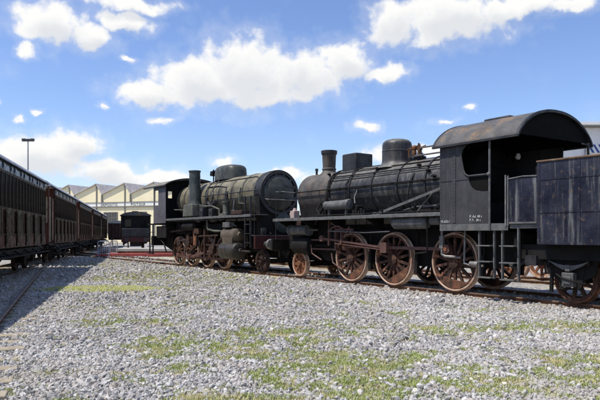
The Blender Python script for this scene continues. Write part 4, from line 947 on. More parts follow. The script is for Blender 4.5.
for i, (pts, r) in enumerate((
    ([(-15.4, -.98, 2.7), (-14.2, -1.0, 2.65), (-13.8, -1.05, 2.3)], .03), ([(-12.2, -.72, 3.62), (-11.0, -.76, 3.6), (-10.2, -.8, 3.5), (-10.1, -.95, 3.0), (-10.15, -1.0, 2.3)], .026), ([(-12.3, -1.05, 2.75), (-11.2, -1.0, 2.72), (-10.4, -1.05, 2.55), (-10.3, -1.1, 2.26)], .04),
    ([(-9.3, -.9, 2.9), (-9.2, -1.0, 2.6), (-9.1, -1.05, 2.26)], .05), ([(-8.9, -.85, 3.4), (-8.85, -.95, 3.1), (-8.8, -.97, 2.75), (-8.2, -.97, 2.7)], .026), ([(-15.4, -1.3, 2.12), (-12.5, -1.32, 2.1), (-9.4, -1.3, 2.1)], .025), ([(-11.3, -1.2, 2.1), (-11.2, -1.2, 1.7), (-10.6, -1.2, 1.62), (-9.8, -1.1, 1.6)], .05), ([(-11.8, -.9, 2.9), (-11.5, -.92, 2.75), (-11.0, -.92, 2.9)], .07))):
    mb = MB(); mb.tube(pts, r, 8); PB(mb, 'feed_pipe', M['blk'] if i % 2 else M['basegrey'])
for s, h_ in ((-11.9, .42), (-11.0, .34), (-8.95, .22)): mb = MB(); mb.box(s - .16, s + .16, -1.2, -.95, 2.255, 2.26 + h_); mb.cyl((s, -1.22, 2.3 + h_ * .5), (s, -1.0, 2.3 + h_ * .5), .08, n=14); PB(mb, 'oil_pump', M['blk'], bev=.02)
mb = MB()
for k in range(40):
    a = 2 * math.pi * k / 40
    mb.dome((-7.31, math.cos(a) * .83, BX + math.sin(a) * .83), (1, 0, 0), .018)
PB(mb, 'rivet_row', M['blk'])
# frames
mb = MB()
for y_ in (-.6, .56): mb.prism([(-17.6, .9), (-17.6, 1.6), (-15.5, 1.9), (-7.6, 1.9), (-6.95, 1.5), (-6.95, .95), (-7.9, .8), (-9.6, .55), (-16.2, .55)], (0, y_, 0), (1, 0, 0), (0, 0, 1), (0, .04, 0))
mb.box(-16.5, -8.2, -.56, .56, .9, 1.6); mb.box(-17.6, -15.3, -.55, .55, .9, 2.2); PB(mb, 'main_frame', M['frame'])
mb = MB(); mb.box(-7.0, -6.9, -1.34, 1.34, .92, 1.42); PB(mb, 'buffer_beam', M['red'], bev=.008)
mb = MB(); mb.box(-7.3, -6.98, -1.34, 1.34, 1.424, 1.45); PB(mb, 'front_platform', M['stepgrey'])
for y_ in (-.88, .88): buffer(B, -6.9, y_, 1.10, 1, OB)
mb = MB(); mb.bar((-6.9, 0, 1.08), (-6.7, 0, 1.08), .05, .08); mb.tube([(-6.72, 0, 1.15), (-6.64, 0, 1.1), (-6.68, 0, 1.0)], .025); mb.tube([(-6.9, -.35, 1.1), (-6.75, -.37, .95), (-6.7, -.36, .6)], .035); mb.tube([(-6.9, .35, 1.1), (-6.75, .37, .95), (-6.7, .36, .6)], .035); PB(mb, 'coupling_hook', M['frame'])
ladder('front_ladder', B, -7.62, -7.2, -1.36, .95, 2.95, (1.15, 1.5, 1.86), OB, M['blk'], depth=.05)
for y_ in (-1.28, 1.28):
    mb = MB(); mb.tube([(-7.05, y_, 1.42), (-7.05, y_, 2.85), (-7.1, y_ * .96, 2.9), (-7.2, y_ * .68, 2.9)], .012); PB(mb, 'stanchion', M['blk'])
for y_ in (-.88, .88):
    mb = MB(); mb.box(-7.12, -6.98, y_ - .1, y_ + .1, 1.45, 1.72); mb.cyl((-6.98, y_, 1.6), (-6.93, y_, 1.6), .08); PB(mb, 'front_lamp', M['blk'], bev=.012)
# cylinders and chests
for side in (-1, 1):
    mb = MB(); y_ = side * 1.12
    mb.lathe((-9.82, y_, .80), (1, 0, 0), [(-.04, 0), (-.04, .24), (0, .33), (.05, .36), (1.3, .36), (1.36, .33), (1.4, .26), (1.42, .12), (1.5, .1), (1.51, 0)], 36)
    for k in range(10): a = 2 * math.pi * k / 10; mb.cyl((-8.46, y_ + math.cos(a) * .28, .8 + math.sin(a) * .28), (-8.40, y_ + math.cos(a) * .28, .8 + math.sin(a) * .28), .022, n=6)
    mb.cyl((-8.4, y_, .8), (-7.62, y_, .8), .045, n=12)
    cy = PB(mb, 'cylinder', M['cylb'])
    mb = MB(); y0, y1 = sorted((side * .6, side * 1.36)); mb.box(-9.55, -8.7, y0, y1, .98, 1.42); mb.lathe((-9.75, side * 1.08, 1.44), (1, 0, 0), [(0, 0), (0, .26), (.05, .29), (1.15, .29), (1.2, .25), (1.24, .14), (1.3, .12), (1.31, 0)], 32); PB(mb, 'valve_chest', weathered('chest_brown', (.10, .08, .055), (.065, .052, .042), 3, .6, streak=(.16, .13, .1), samt=.5), cy, bev=.015)
    mb = MB(); mb.box(-9.6, -9.0, side * 1.2 - .12, side * 1.2 + .12, 1.76, 1.98); mb.tube([(-9.5, side * 1.2, 1.9), (-8.9, side * 1.25, 1.92), (-8.6, side * 1.2, 1.8)], .025); PB(mb, 'lubricator', M['reservoir'], bev=.01)
# wheels
DX = (-10.45, -12.04, -13.62, -15.19)
CB = (.1, -.28)
for side in (-1, 1):
    for x in DX: spoked(B, x, side * .79, .685, 12, side, OB, crank=CB, cw=R(100), tyre_mat=M['tyre'], mat=M['wheelrust'])
    spoked(B, -7.29, side * .79, .43, 9, side, OB, 'pilot_wheel', mat=M['rustdark'], tyre_mat=M['rustdark'], spoke_w=.08)
for x in DX: axle(B, x, .685, OB)
axle(B, -7.29, .43, OB)
for side in (-1, 1):
    yy = side * .94; z_ = .685 + CB[1]
    mb = MB(); mb.bar((DX[3] + CB[0], yy, z_), (DX[0] + CB[0], yy, z_), .045, .09)
    for x in DX: mb.cyl((x + CB[0], yy - .05, z_), (x + CB[0], yy + .05, z_), .11, n=18)
    PB(mb, 'coupling_rod', M['rod'])
    mb = MB(); y2 = side * 1.06; mb.bar((DX[2] + CB[0], y2, z_), (-10.9, y2, .80), .05, .10); mb.cyl((DX[2] + CB[0], y2 - .06, z_), (DX[2] + CB[0], y2 + .06, z_), .14, n=18); PB(mb, 'connecting_rod', M['rod'])
    mb = MB(); mb.bar((-11.6, side * 1.1, 1.02), (-9.9, side * 1.1, 1.02), .08, .06); mb.bar((-11.6, side * 1.1, .60), (-9.9, side * 1.1, .60), .08, .06); mb.box(-11.1, -10.75, side * 1.1 - .09, side * 1.1 + .09, .64, .98); mb.box(-11.66, -11.56, side * 1.1 - .09, side * 1.1 + .09, .5, 1.7); PB(mb, 'slide_bar', M['rustdark'])
    mb = MB(); y3 = side * 1.16; mb.bar((-12.3, y3, 1.75), (-12.4, y3, .95), .06, .12); mb.bar((-12.35, y3, 1.4), (-10.3, y3, 1.44), .04, .07); mb.bar((-12.4, y3, 1.0), (-13.4, y3, .62), .04, .06); mb.bar((-10.5, y3, 1.5), (-10.75, y3, .82), .04, .07); mb.box(-12.6, -12.1, y3 - .07, y3 + .07, 1.5, 1.75); PB(mb, 'valve_gear', M['rustdark'])
    mb = MB(); mb.prism([(-.12, 1.5), (.12, 1.5), (.2, 1.05), (.08, .9), (-.2, 1.0)], (-13.55, side * 1.03, 0), (1, 0, 0), (0, 0, 1), (0, side * .09, 0)); mb.bar((-13.55, side * 1.1, 1.25), (-14.7, side * 1.1, 1.12), .04, .07); mb.prism([(-.2, 1.3), (.16, 1.36), (.22, 1.0), (-.1, .88)], (-14.65, side * 1.03, 0), (1, 0, 0), (0, 0, 1), (0, side * .08, 0)); mb.bar((-14.6, side * 1.08, 1.0), (-15.0, side * 1.08, .5), .04, .05); mb.bar((-15.9, side * 1.1, 1.6), (-13.0, side * 1.1, 1.75), .05, .1); PB(mb, 'brake_gear', M['rustdark'], bev=.02)
    mb = MB(); mb.box(-12.75, -12.5, side * 1.14 - .05, side * 1.14 + .05, .98, 1.42); mb.tube([(-12.9, side * 1.12, 1.7), (-12.7, side * 1.16, 1.3), (-12.9, side * 1.12, .8)], .03); PB(mb, 'valve_link', M['rust'], bev=.015)
    mb = MB(); mb.lathe((-13.9, side * 1.12, 1.86), (1, 0, 0), [(0, 0), (.02, .1), (.1, .2), (1.3, .2), (1.38, .1), (1.4, 0)], 24); mb.tube([(-14.6, side * 1.1, 2.2), (-14.3, side * 1.15, 1.9), (-14.0, side * 1.1, 1.7)], .07, 10); PB(mb, 'air_tank', M['frame'])
for i, x in enumerate((-11.25, -12.83, -14.4, -15.95)):
    for side in (-1, 1):
        mb = MB(); mb.prism([(x - .02, .95), (x + .06, .95), (x + .05, .35), (x - .06, .35)], (0, side * .72, 0), (1, 0, 0), (0, 0, 1), (0, side * .1, 0)); mb.bar((x + .05, side * .80, 1.75), (x + .04, side * .80, .55), .05, .06); PB(mb, 'brake_shoe', M['rustdark'])
        mb = MB(); mb.tube([(x + .4, side * .98, 2.2), (x + .35, side * 1.0, 1.5), (x + .15, side * .85, .9), (x + .1, side * .8, .3)], .022, 6); PB(mb, 'sand_pipe', M['frame'])
for side in (-1, 1):
    mb = MB(); mb.box(-12.0, -10.1, side * .98 - .04, side * .98 + .04, 1.55, 1.95); PB(mb, 'motion_plate', M['frame'], bev=.02); mb = MB(); mb.box(-15.3, -13.2, side * .9 - .03, side * .9 + .03, 1.5, 2.2); PB(mb, 'motion_plate', M['frame'], bev=.02)
# cab
MB_CAB = weathered('cab_grey_violet', (.075, .07, .082), (.10, .095, .105), 1.6, .6, streak=(.14, .14, .15), samt=.4)
for side in (1, -1):
    mb = MB(); y0, y1 = sorted((side * 1.38, side * 1.405))
    mb.box(-17.1, -15.5, y0, y1, 2.05, 2.95); mb.box(-16.45, -15.5, y0, y1, 2.95, 3.93); mb.box(-17.1, -16.98, y0, y1, 2.95, 3.93); mb.box(-16.98, -16.45, y0, y1, 3.72, 3.93)
    cabB = PB(mb, 'cab_side', MB_CAB)
mb = MB(); front_wall_mesh(mb, -15.53, 1.375, 2.05, arch(36, 1.455, 3.92, .295), [(-1.27, -1.06, 3.28, 3.62), (1.06, 1.27, 3.28, 3.62)], .028); PB(mb, 'front_wall', M['cab_shade'], cabB)
rB = arch(36, 1.52, 3.93, .36); rB2 = arch(36, 1.48, 3.93, .32)
mb = MB(); mb.prism(rB + rB2[::-1], (-18.2, 0, 0), (0, 1, 0), (0, 0, 1), (2.95, 0, 0)); rfB = PB(mb, 'cab_roof', weathered('roof_pale_dusty', (.12, .11, .09), (.18, .165, .13), 1.5, .75, dust=(.24, .22, .17), damt=.4, grime=(.05, .047, .04), gamt=.6))
mb = MB(); e_ = arch(36, 1.535, 3.90, .41); mb.prism(e_ + arch(36, 1.46, 3.92, .30)[::-1], (-15.30, 0, 0), (0, 1, 0), (0, 0, 1), (.07, 0, 0)); mb.prism([(-1.46, 3.93)] + arch(36, 1.46, 3.92, .30)[1:-1] + [(1.46, 3.93)], (-15.6, 0, 0), (0, 1, 0), (0, 0, 1), (.03, 0, 0))
for side in (-1, 1): y0, y1 = sorted((side * 1.48, side * 1.55)); mb.box(-18.22, -15.25, y0, y1, 3.87, 3.93)
PB(mb, 'roof_edge', M['blk'], rfB)
mb = MB(); mb.box(-18.1, -15.53, -1.36, 1.36, 1.98, 2.05); PB(mb, 'cab_floor', M['frame'])
mb = MB(); mb.box(-17.6, -17.5, -1.34, 1.34, .9, 1.4); PB(mb, 'rear_beam', M['frame'])
for side in (-1, 1):
    ladder('cab_step', B, -17.9, -17.45, side * 1.3, .45, 2.0, (.48, .85, 1.25, 1.6), OB, M['blk'])
    mb = MB(); mb.box(-17.0, -15.7, min(side * .7, side * 1.3), max(side * .7, side * 1.3), 1.3, 1.9); mb.tube([(-17.0, side * 1.2, 1.4), (-16.2, side * 1.2, 1.0), (-15.9, side * 1.2, .6)], .04); PB(mb, 'ash_box', M['frame'], bev=.02)
mb = MB(); mb.lathe((-16.2, 0, BX - .1), (1, 0, 0), [(0, 0), (0, .7), (.6, .78), (.62, 0)], 32); PB(mb, 'backhead', M['frame'])

# ================================================================== COACHES
def make_coach(LC, nmod, plat=0.):
    root = empty('passenger_coach', (0, 0, 0))
    h = LC / 2; z0, z1, zs = 1.10, 3.95, 2.46
    mb = MB(); mb.box(-h, h, -1.40, 1.40, z0, z1); body = mb.build('body', M['coach'], root, bev=.02)
    # lower red-streaked panel band and beading on both sides
    for side in (-1, 1):
        y0, y1 = sorted((side * 1.402, side * 1.418))
        mb = MB(); mb.box(-h + .05, h - .05, y0, y1, z0 + .02, z0 + .42); mb.build('lower_panel', M['coachlow'], body)
        mb = MB(); mb.box(-h + .05, h - .05, y0, y1, 3.66, 3.93); mb.build('fascia', M['fascia'], body)
        mb = MB()
        y0, y1 = sorted((side * 1.40, side * 1.432))
        mb.box(-h, h, y0, y1, zs - .09, zs - .02); mb.box(-h, h, y0, y1, 3.60, 3.655); mb.box(-h, h, y0, y1, z0 + .44, z0 + .49)
        nb = int(LC / .41)
        for k in range(nb + 1): x = -h + .1 + (LC - .2) * k / nb; ya, yb = sorted((side * 1.4005, side * 1.410)); mb.box(x - .014, x + .014, ya, yb, z0 + .5, zs - .1)
        mb.build('beading', M['post'], body)
    # end walls
    for e in (-1, 1):
        mb = MB(); x0, x1 = sorted((e * (h + .002), e * (h + .03))); mb.box(x0, x1, -1.38, 1.38, z0, 3.92); ew = mb.build('end_wall', M['coachend'], root)
        for y_ in (-1.12, 1.12): mb = MB(); x0, x1 = sorted((e * (h + .032), e * (h + .05))); mb.box(x0, x1, y_ - .12, y_ + .12, 1.2, 3.5); mb.build('end_panel', M['cream'], ew)
        mb = MB(); x0, x1 = sorted((e * (h + .03), e * (h + .48))); mb.box(x0, x1, -.55, .55, 1.15, 3.35); mb.build('gangway', M['frame'], root, bev=.03)
        for y_ in (-1.33, 1.33): mb = MB(); mb.cyl((e * (h + .1), y_, 1.3), (e * (h + .1), y_, 3.4), .022, n=8); mb.build('end_handrail', M['cream'], root)
    # windows and doors on both sides: a door with its light, then two fixed lights
    win = MB(); win.box(-.249, .249, -.012, .012, 0, 1.12)
    fr = MB()
    for x in (-.27, .27): fr.box(x - .02, x + .02, -.028, .028, -.02, 1.14)
    for z in (-.03, 1.125): fr.box(-.249, .249, -.028, .028, z - .02, z + .03)
    dm = MB(); dm.box(-.36, .36, -.022, .022, 0, 1.30); dm.box(-.30, .30, -.030, -.022, .12, .60); dm.box(-.30, .30, -.030, -.022, .68, 1.18)
    hd = MB(); hd.tube([(.27, -.03, 1.1), (.27, -.075, 1.1), (.27, -.075, .85), (.27, -.03, .85)], .014, 6)
    vt = MB(); vt.box(-.15, .15, -.03, .0, 0, .2); vt.box(-.10, .10, -.045, -.03, .04, .16)
    protos = {}
    def inst(key, mbx, mat, loc, rz, parent=None):
        if key not in protos: protos[key] = mbx.build(key, mat, parent or root); o = protos[key]
        else: o = protos[key].copy(); COL.objects.link(o); o.parent = parent or root
        o.location = loc; o.rotation_euler = (0, 0, rz); return o
    step = (LC - .3) / nmod
    for side in (-1, 1):
        rz = 0 if side < 0 else math.pi
        for k in range(nmod):
            xc = -h + .15 + step * (k + .5)
            for j, dx in enumerate((-.6, 0., .6)):
                f_ = inst('window', fr, M['post'], (xc + dx, side * 1.412, zs), rz)
                inst('pane', win, M['glass'], (0, 0, 0), 0, f_)
                if j != 1: inst('ventilator', vt, M['cream'] if (k * 2 + j) % 3 else M['fascia'], (xc + dx, side * 1.419, 3.69), rz)
            d_ = inst('door', dm, M['coach'], (xc, side * 1.430, z0 + .05), rz)
            inst('handle', hd, M['brass'], (0, 0, 0), 0, d_)
    # roof
    ra = [(1.47 * math.sin(math.pi / 2 * (-1 + 2 * i / 36)), 3.93 + .46 * max(0., 1 - abs(math.sin(math.pi / 2 * (-1 + 2 * i / 36))) ** 2.6) ** .52) for i in range(37)]
    mb = MB(); mb.prism(ra, (-h - .12 - plat, 0, 0), (0, 1, 0), (0, 0, 1), (LC + .24 + plat, 0, 0)); roof = mb.build('roof', M['coachroof'], root)
    mb = MB()
    for side in (-1, 1): y0, y1 = sorted((side * 1.46, side * 1.53)); mb.box(-h - .14 - plat, h + .14, y0, y1, 3.895, 3.935)
    mb.build('gutter', M['frame'], roof)
    vn = MB(); vn.lathe((0, 0, 0), (0, 0, 1), [(0, .09), (.08, .09), (.09, .15), (.13, .13), (.15, 0)], 12)
    p = None
    for k in range(nmod):
        if p is None: p = vn.build('roof_vent', M['mast'], roof); o = p
        else: o = p.copy(); COL.objects.link(o); o.parent = roof
        o.location = (-h + .15 + step * (k + .5), -.35 if k % 2 else .35, 4.375)
    if plat:
        x0 = -h - plat
        mb = MB(); mb.box(x0, -h - .002, -1.38, 1.38, 1.04, 1.12); mb.build('end_platform', M['frame'], root)
        for y_ in (-1.34, 1.34): mb = MB(); mb.box(x0 + .02, x0 + .09, y_ - .035, y_ + .035, 1.12, 3.92); mb.build('platform_post', M['coachend'], root)
        mb = MB(); mb.box(x0 + .02, x0 + .07, -1.30, -.5, 1.13, 2.1); mb.box(x0 + .02, x0 + .07, .5, 1.30, 1.13, 2.1); mb.box(x0 + .01, x0 + .08, -1.30, 1.30, 2.102, 2.15); mb.build('platform_railing', M['coachend'], root)
        for y_ in (-1.36, 1.36):
            mb = MB()
            for q in range(3): mb.box(x0 + .45, x0 + 1.2, y_ - .16, y_ + .16, .35 + .27 * q, .38 + .27 * q)
            for q in (x0 + .43, x0 + 1.2): mb.box(q, q + .02, y_ - .12, y_ + .12, .33, 1.03)
            mb.build('platform_step', M['frame'], root)
    # underframe
    mb = MB()
    for y_ in (-1.3, 1.22): mb.box(-h - plat, h, y_, y_ + .08, .86, 1.035)
    for e in (-1, 1): he = h + (plat if e < 0 else 0); x0, x1 = sorted((e * (he - .1), e * he)); mb.box(x0, x1, -1.29, 1.29, .84, 1.034)
    mb.box(-h + .1, h - .1, -.9, .9, .95, 1.07); mb.bar((-3, -1.1, .86), (-1.4, -1.1, .5), .06, .06); mb.bar((3, -1.1, .86), (1.4, -1.1, .5), .06, .06); mb.bar((-1.4, -1.1, .5), (1.4, -1.1, .5), .06, .06)
    mb.build('underframe', M['frame'], root)
    mb = MB(); mb.box(-.9, .9, -1.0, 0, .42, .84); mb.cyl((1.3, -.7, .68), (2.5, -.7, .68), .2); mb.build('battery_box', M['frame'], root, bev=.02)
    for side in (-1, 1):
        y0, y1 = sorted((side * 1.3, side * 1.62)); mb = MB(); mb.box(-h + .3, h - .3, y0, y1, .80, .835)
        for x in np.arange(-h + .8, h - .5, 1.85): mb.bar((x, side * 1.28, .98), (x, side * 1.55, .82), .03, .05)
        mb.build('footboard', M['frame'], root)
    for e in (-1, 1):
        for y_ in (-.88, .88): buffer(root, e * (h + (plat if e < 0 else 0)), y_, .98, e, (0, 0, 0))
    # bogies
    for e in (-1, 1):
        cx = e * (h - 2.35); bg = MB()
        for y_ in (-1.02, .96): bg.prism([(-1.5, .72), (-1.4, .82), (1.4, .82), (1.5, .72), (1.3, .58), (.5, .55), (-.5, .55), (-1.3, .58)], (cx, y_, 0), (1, 0, 0), (0, 0, 1), (0, .06, 0))
        bg.box(cx - .25, cx + .25, -.96, .96, .5, .84)
        bo = bg.build('bogie', M['frame'], root, (0, 0, 0))
        for wx in (-1.05, 1.05):
            for side in (-1, 1):
                wm = MB(); wm.lathe((cx + wx, side * .75, .56), (0, side, 0), [(-.085, 0), (-.085, .47), (-.06, .49), (-.045, .462), (.06, .455), (.065, .40), (.02, .36), (.01, .2), (.06, .12), (.1, .1), (.1, 0)], 36); wm.build('wheel', M['rustdark'], bo)
                bx = MB(); y0, y1 = sorted((side * .90, side * 1.1)); bx.box(cx + wx - .14, cx + wx + .14, y0, y1, .42, .72); bx.build('axle_box', M['frame'], bo, bev=.02)
    return root
CLAB = ['long dark brown coach at the left edge, nearest the viewer', 'second coach from the left, just past the red-brown end wall and pale handrail',
        'third coach from the left along the shaded row', 'fourth coach from the left, its roof leading to the ochre workshop', 'last and smallest coach at the far end of the row']
short = None
for i, (Y0_, Y1_) in enumerate(((8.3, 27.9), (30.9, 41.1), (43.8, 54.0), (56.7, 66.9), (69.6, 79.8))):
    L_c = (Y1_ - Y0_) / cosC
    if i == 0: o = make_coach(L_c, 11)
    elif i == 1: short = o = make_coach(L_c, 6, 1.75)
    else: o = copy_tree(short)
    p = cline((Y0_ + Y1_) / 2, 1.45); o.location = (p[0], p[1], 0.0); o.rotation_euler = (0, 0, math.atan2(CD.y, CD.x))
    tag(o, CLAB[i], 'railway coach', 'old coaches in a row')

# ================================================================== WORKSHOP WITH SAW-TOOTH ROOF
YB = 120.; pm = YB / 600.
WR = -R(20); W = empty('workshop_building', ((125 - 300) * pm, YB, 0), WR); tag(W, 'ochre workshop with saw-tooth gables and a lettered white band', 'building')
ox = W.location.x
def bx_(px):      # photograph column -> place along the turned front
    u = (px - 300) / 600; return (u * YB - ox) / (math.cos(WR) - u * math.sin(WR))
def bz_(py): return 1.55 + (235 - py) * pm
bay = bx_(125) - bx_(125 - 28.3); DEPTH = 45.
peaks = [bay * k for k in (-4, -3, -2, -1, 0, 1, 2)]
zp, zv = bz_(183.5), bz_(194.2)
poly = []
x_left = peaks[0] - bay * .80
poly.append((x_left, 0)); poly.append((x_left, zv))
for i, p in enumerate(peaks):
    poly.append((p, zp)); poly.append((p + bay * .20, zv))
poly.append((peaks[-1] + bay * .2, 0))
mb = MB(); mb.prism(poly, (0, 0, 0), (1, 0, 0), (0, 0, 1), (0, DEPTH, 0)); mb.build('wall', M['facade'], W)
for i, p in enumerate(peaks):
    mb = MB(); v = p - bay * .8; t_ = .16
    mb.prism([(v, zv), (v, zv + t_), (p, zp + t_), (p, zp + .003)], (0, -.35, 0), (1, 0, 0), (0, 0, 1), (0, DEPTH + .3, 0)); mb.prism([(p + .004, zp), (p + .004, zp + t_), (p + bay * .2 + .12, zv + t_), (p + bay * .2, zv + .003)], (0, -.30, 0), (1, 0, 0), (0, 0, 1), (0, DEPTH + .2, 0))
    mb.build('roof', M['tile'], W)
    mb = MB(); mb.box(p - .12, p + .12, -.13, -.002, 0, zp - .1); mb.build('downpipe', M['trim'], W)
    mb = MB(); mb.box(p + bay * .2 - .13, p + bay * .2 + .1, -.25, -.002, zv - 1.5, zv - .05); mb.build('rain_hopper', M['trim'], W)
xl, xr = x_left, peaks[-1] + bay * .2
mb = MB(); mb.box(xl, xr, -.06, -.002, bz_(206), bz_(202.3)); band = mb.build('sign_band', M['band'], W)
mb = MB(); mb.box(xl, xr, -.22, -.002, bz_(207.2), bz_(206.05)); mb.box(xl, xr, -.16, -.002, bz_(202.2), bz_(201.8)); mb.build('cornice', M['trim'], W)
for word, x0_, x1_, sx_ in (('DEPOSITO', 101, 117.5, 1.), ('PISTOIA', 131, 145.5, 1.)):
    o = text_part(word, .78, (bx_(x0_), -.075, bz_(205.7)), (R(90), 0, 0), M['letter'], band, extrude=.02, spacing=1.25)
    wd = o.dimensions.x if o.dimensions.x > 0 else 1.
    bpy.context.view_layer.update(); wd = max(v.co.x for v in o.data.vertices); o.scale.x = (bx_(x1_) - bx_(x0_)) / wd
fr = MB(); fr.box(-1.7, 1.7, -.08, 0, 0, 4.4)
wn = MB(); wn.box(-1.55, 1.55, -.10, -.081, .1, 4.25)
gb = MB()
for k in range(6): x = -1.55 + 3.1 * k / 5; gb.box(x - .04, x + .04, -.14, -.101, .1, 4.25)
for k in range(5): z = .1 + 4.15 * k / 4; gb.box(-1.55, 1.55, -.155, -.141, z - .04, z + .04)
p0 = None
for k in range(-4, 3):
    if p0 is None:
        p0 = fr.build('window', M['trim'], W); wn.build('pane', M['winpane'], p0); gb.build('glazing_bar', M['trim'], p0); o = p0
    else: o = copy_tree(p0, W)
    o.location = (bay * k + bay * .5 , -.003, bz_(211.8) - 4.4)

# white hall at the right, behind the tender
HY = 42.; hm = HY / 600.
Hh = empty('white_hall', ((560 - 300) * hm, HY, 0)); tag(Hh, 'white hall with a dark roof edge and blue striped panel, behind the tender', 'building')
hx = Hh.location.x
def hx_(px): return (px - 300) * hm - hx
def hz_(py): return 1.55 + (235 - py) * hm
mb = MB(); mb.box(hx_(505), hx_(505) + 26, 0, 20, 0, hz_(127.5)); mb.build('wall', M['whitewall'], Hh)
mb = MB(); mb.box(hx_(503), hx_(503) + 26.4, -.5, 20.2, hz_(127.4), hz_(125.9)); rf_ = mb.build('roof', M['trim'], Hh)
mb = MB(); mb.box(hx_(503), hx_(503) + 26.4, -.35, 20.0, hz_(125.85), hz_(122.3)); mb.build('parapet', M['white'], rf_)
mb = MB(); mb.box(hx_(587), hx_(587) + 5.0, -.06, -.002, hz_(153), hz_(144.5)); pn = mb.build('panel', M['white'], Hh)
mb = MB()
for k in range(13):
    x = hx_(587) + .05 + k * .37; mb.prism([(x + .28, hz_(152.8)), (x + .46, hz_(152.8)), (x + .10, hz_(144.7)), (x - .04, hz_(144.7))], (0, -.085, 0), (1, 0, 0), (0, 0, 1), (0, .022, 0))
mb.build('stripe', M['blue'], pn)
mb = MB(); mb.box(hx_(584.5), hx_(585.8), -.3, -.002, 0, hz_(139)); mb.build('column', M['mast'], Hh)
mb = MB()
for k in range(5): mb.box(hx_(510) + k * 4.2, hx_(510) + k * 4.2 + 2.4, -.03, -.002, 2.2, 4.6)
mb.build('window', M['winpane'], Hh)

# ================================================================== FLOODLIGHT MAST
LY = 85.; lx = (28 - 300) / 600 * LY; lz = lambda py: 1.55 + (235 - py) * LY / 600
L = empty('floodlight_mast', (lx, LY, 0)); tag(L, 'tall floodlight mast with three lamp heads above the coaches', 'lamp mast')
mb = MB(); mb.lathe((0, 0, 0), (0, 0, 1), [(0, .16), (lz(140), .075), (lz(140), 0)], 14); mb.build('pole', M['mast'], L)
mb = MB(); mb.box(-.85, .85, -.05, .05, lz(141.5), lz(140.9)); mb.build('cross_arm', M['mast'], L)
for k in (-1, 0, 1):
    mb = MB(); zc = lz(140.7 + .35 * (k == 0)); x = k * .60
    mb.prism([(-.2, 0), (.22, .0), (.3, .26), (-.15, .32)], (x - .24, 0, zc), (0, 1, 0), (0, 0, 1), (.48, 0, 0)); lh = mb.build('lamp_head', M['lampdark'], L, bev=.02)
    mb = MB(); mb.box(x - .2, x + .2, -.16, .18, zc - .02, zc - .003); mb.build('lens', M['glass'], lh)

# ================================================================== YARD FURNITURE FAR LEFT
def barrier(px, Y, wpx, label, rz, mat):
    m_ = Y / 600; wd = wpx * m_
    o = empty('crowd_barrier', ((px - 300) * m_, Y, 0), rz); tag(o, label, 'barrier', 'barriers by the turntable')
    mb = MB(); mb.tube([(-wd / 2, 0, .12), (-wd / 2, 0, 1.05), (-wd / 2 + .06, 0, 1.12), (wd / 2 - .06, 0, 1.12), (wd / 2, 0, 1.05), (wd / 2, 0, .12)], .035); mb.tube([(-wd / 2, 0, .25), (wd / 2, 0, .25)], .03); mb.build('frame', mat, o)
    n = int(wd / .13); mb = MB()
    for k in range(1, n): x = -wd / 2 + wd * k / n; mb.cyl((x, 0, .25), (x, 0, 1.12), .016, n=6)
    mb.build('bars', mat, o)
    for s in (-1, 1): mb = MB(); mb.box(s * wd / 2 * .8 - .04, s * wd / 2 * .8 + .04, -.3, .3, 0, .04); mb.box(s * wd / 2 * .8 - .03, s * wd / 2 * .8 + .03, -.03, .03, .04, .14); mb.build('foot', mat, o)
barrier(103.5, 41.5, 11, 'blue grey crowd barrier beside the coaches', .1, M['barrier'])
barrier(114, 43.5, 8, 'pale crowd barrier at the end of the red turntable deck', -.35, M['mast'])
# low red turntable bridge
mb = MB(); tt = empty('turntable_deck', (-11.2, 46.0, 0), R(4)); tag(tt, 'low red painted turntable deck beyond the far engine', 'turntable')
mb.box(-3.6, 7.5, -3., 0.6, .02, .22); mb.build('deck', M['pinkred'], tt, bev=.02)
mb = MB(); mb.box(-3.6, 7.5, 3.2, 5.4, .0, .45); mb.build('kerb', M['concrete'], tt, bev=.03)
mb = MB()
for y_ in (-2.2, -.7): mb.box(-3.55, 7.45, y_ - .035, y_ + .035, .22, .34)
mb.build('deck_rail', M['rail'], tt)

# far dark engine end-on, beyond the turntable
FY = 62.; fm = FY / 600
Fa = empty('tank_locomotive', ((135 - 300) / 600 * (FY + 6), FY + 6, 0), R(196)); tag(Fa, 'far black engine seen cab end on, between the coaches and the side-stack engine', 'steam locomotive')
def PF(mb, name, mat, par=None, **k): return mb.build(name, mat, par or Fa, (0, 0, 0), **k)
mb = MB(); mb.lathe((0, 0, 2.65), (0, 1, 0), [(0, 0), (0, .78), (.05, .82), (5.5, .82), (5.5, 0)], 36); PF(mb, 'boiler', M['frame'])
mb = MB(); mb.lathe((0, 0, 2.65), (0, -1, 0), [(0, .66), (.04, .66), (.12, .4), (.16, 0)], 32); PF(mb, 'smokebox_door', M['frame'])
mb = MB(); mb.lathe((0, .8, 3.4), (0, 0, 1), [(0, .36), (.1, .27), (.7, .27), (.72, .34), (.82, .34), (.83, 0)], 24); PF(mb, 'chimney', M['frame'])
mb = MB(); mb.lathe((0, 2.8, 3.4), (0, 0, 1), [(0, .42), (.5, .4), (.65, .25), (.7, 0)], 24); PF(mb, 'dome', M['blk'])
mb = MB(); mb.box(-1.4, 1.4, -.9, 5.5, 1.45, 1.52); PF(mb, 'running_board', M['frame'])
for s in (-1, 1): mb = MB(); x0, x1 = sorted((s * .85, s * 1.4)); mb.box(x0, x1, 1.4, 5.5, 1.53, 2.75); PF(mb, 'side_tank', M['frame'], bev=.04)
mb = MB(); mb.box(-1.45, 1.45, 5.52, 7.7, 1.2, 3.5); cb_ = PF(mb, 'cab', M['frame'], bev=.02)
mb = MB(); mb.prism(arch(20, 1.55, 3.5, .4), (0, 5.4, 0), (1, 0, 0), (0, 0, 1), (0, 2.5, 0)); PF(mb, 'roof', M['roof_a'], cb_)
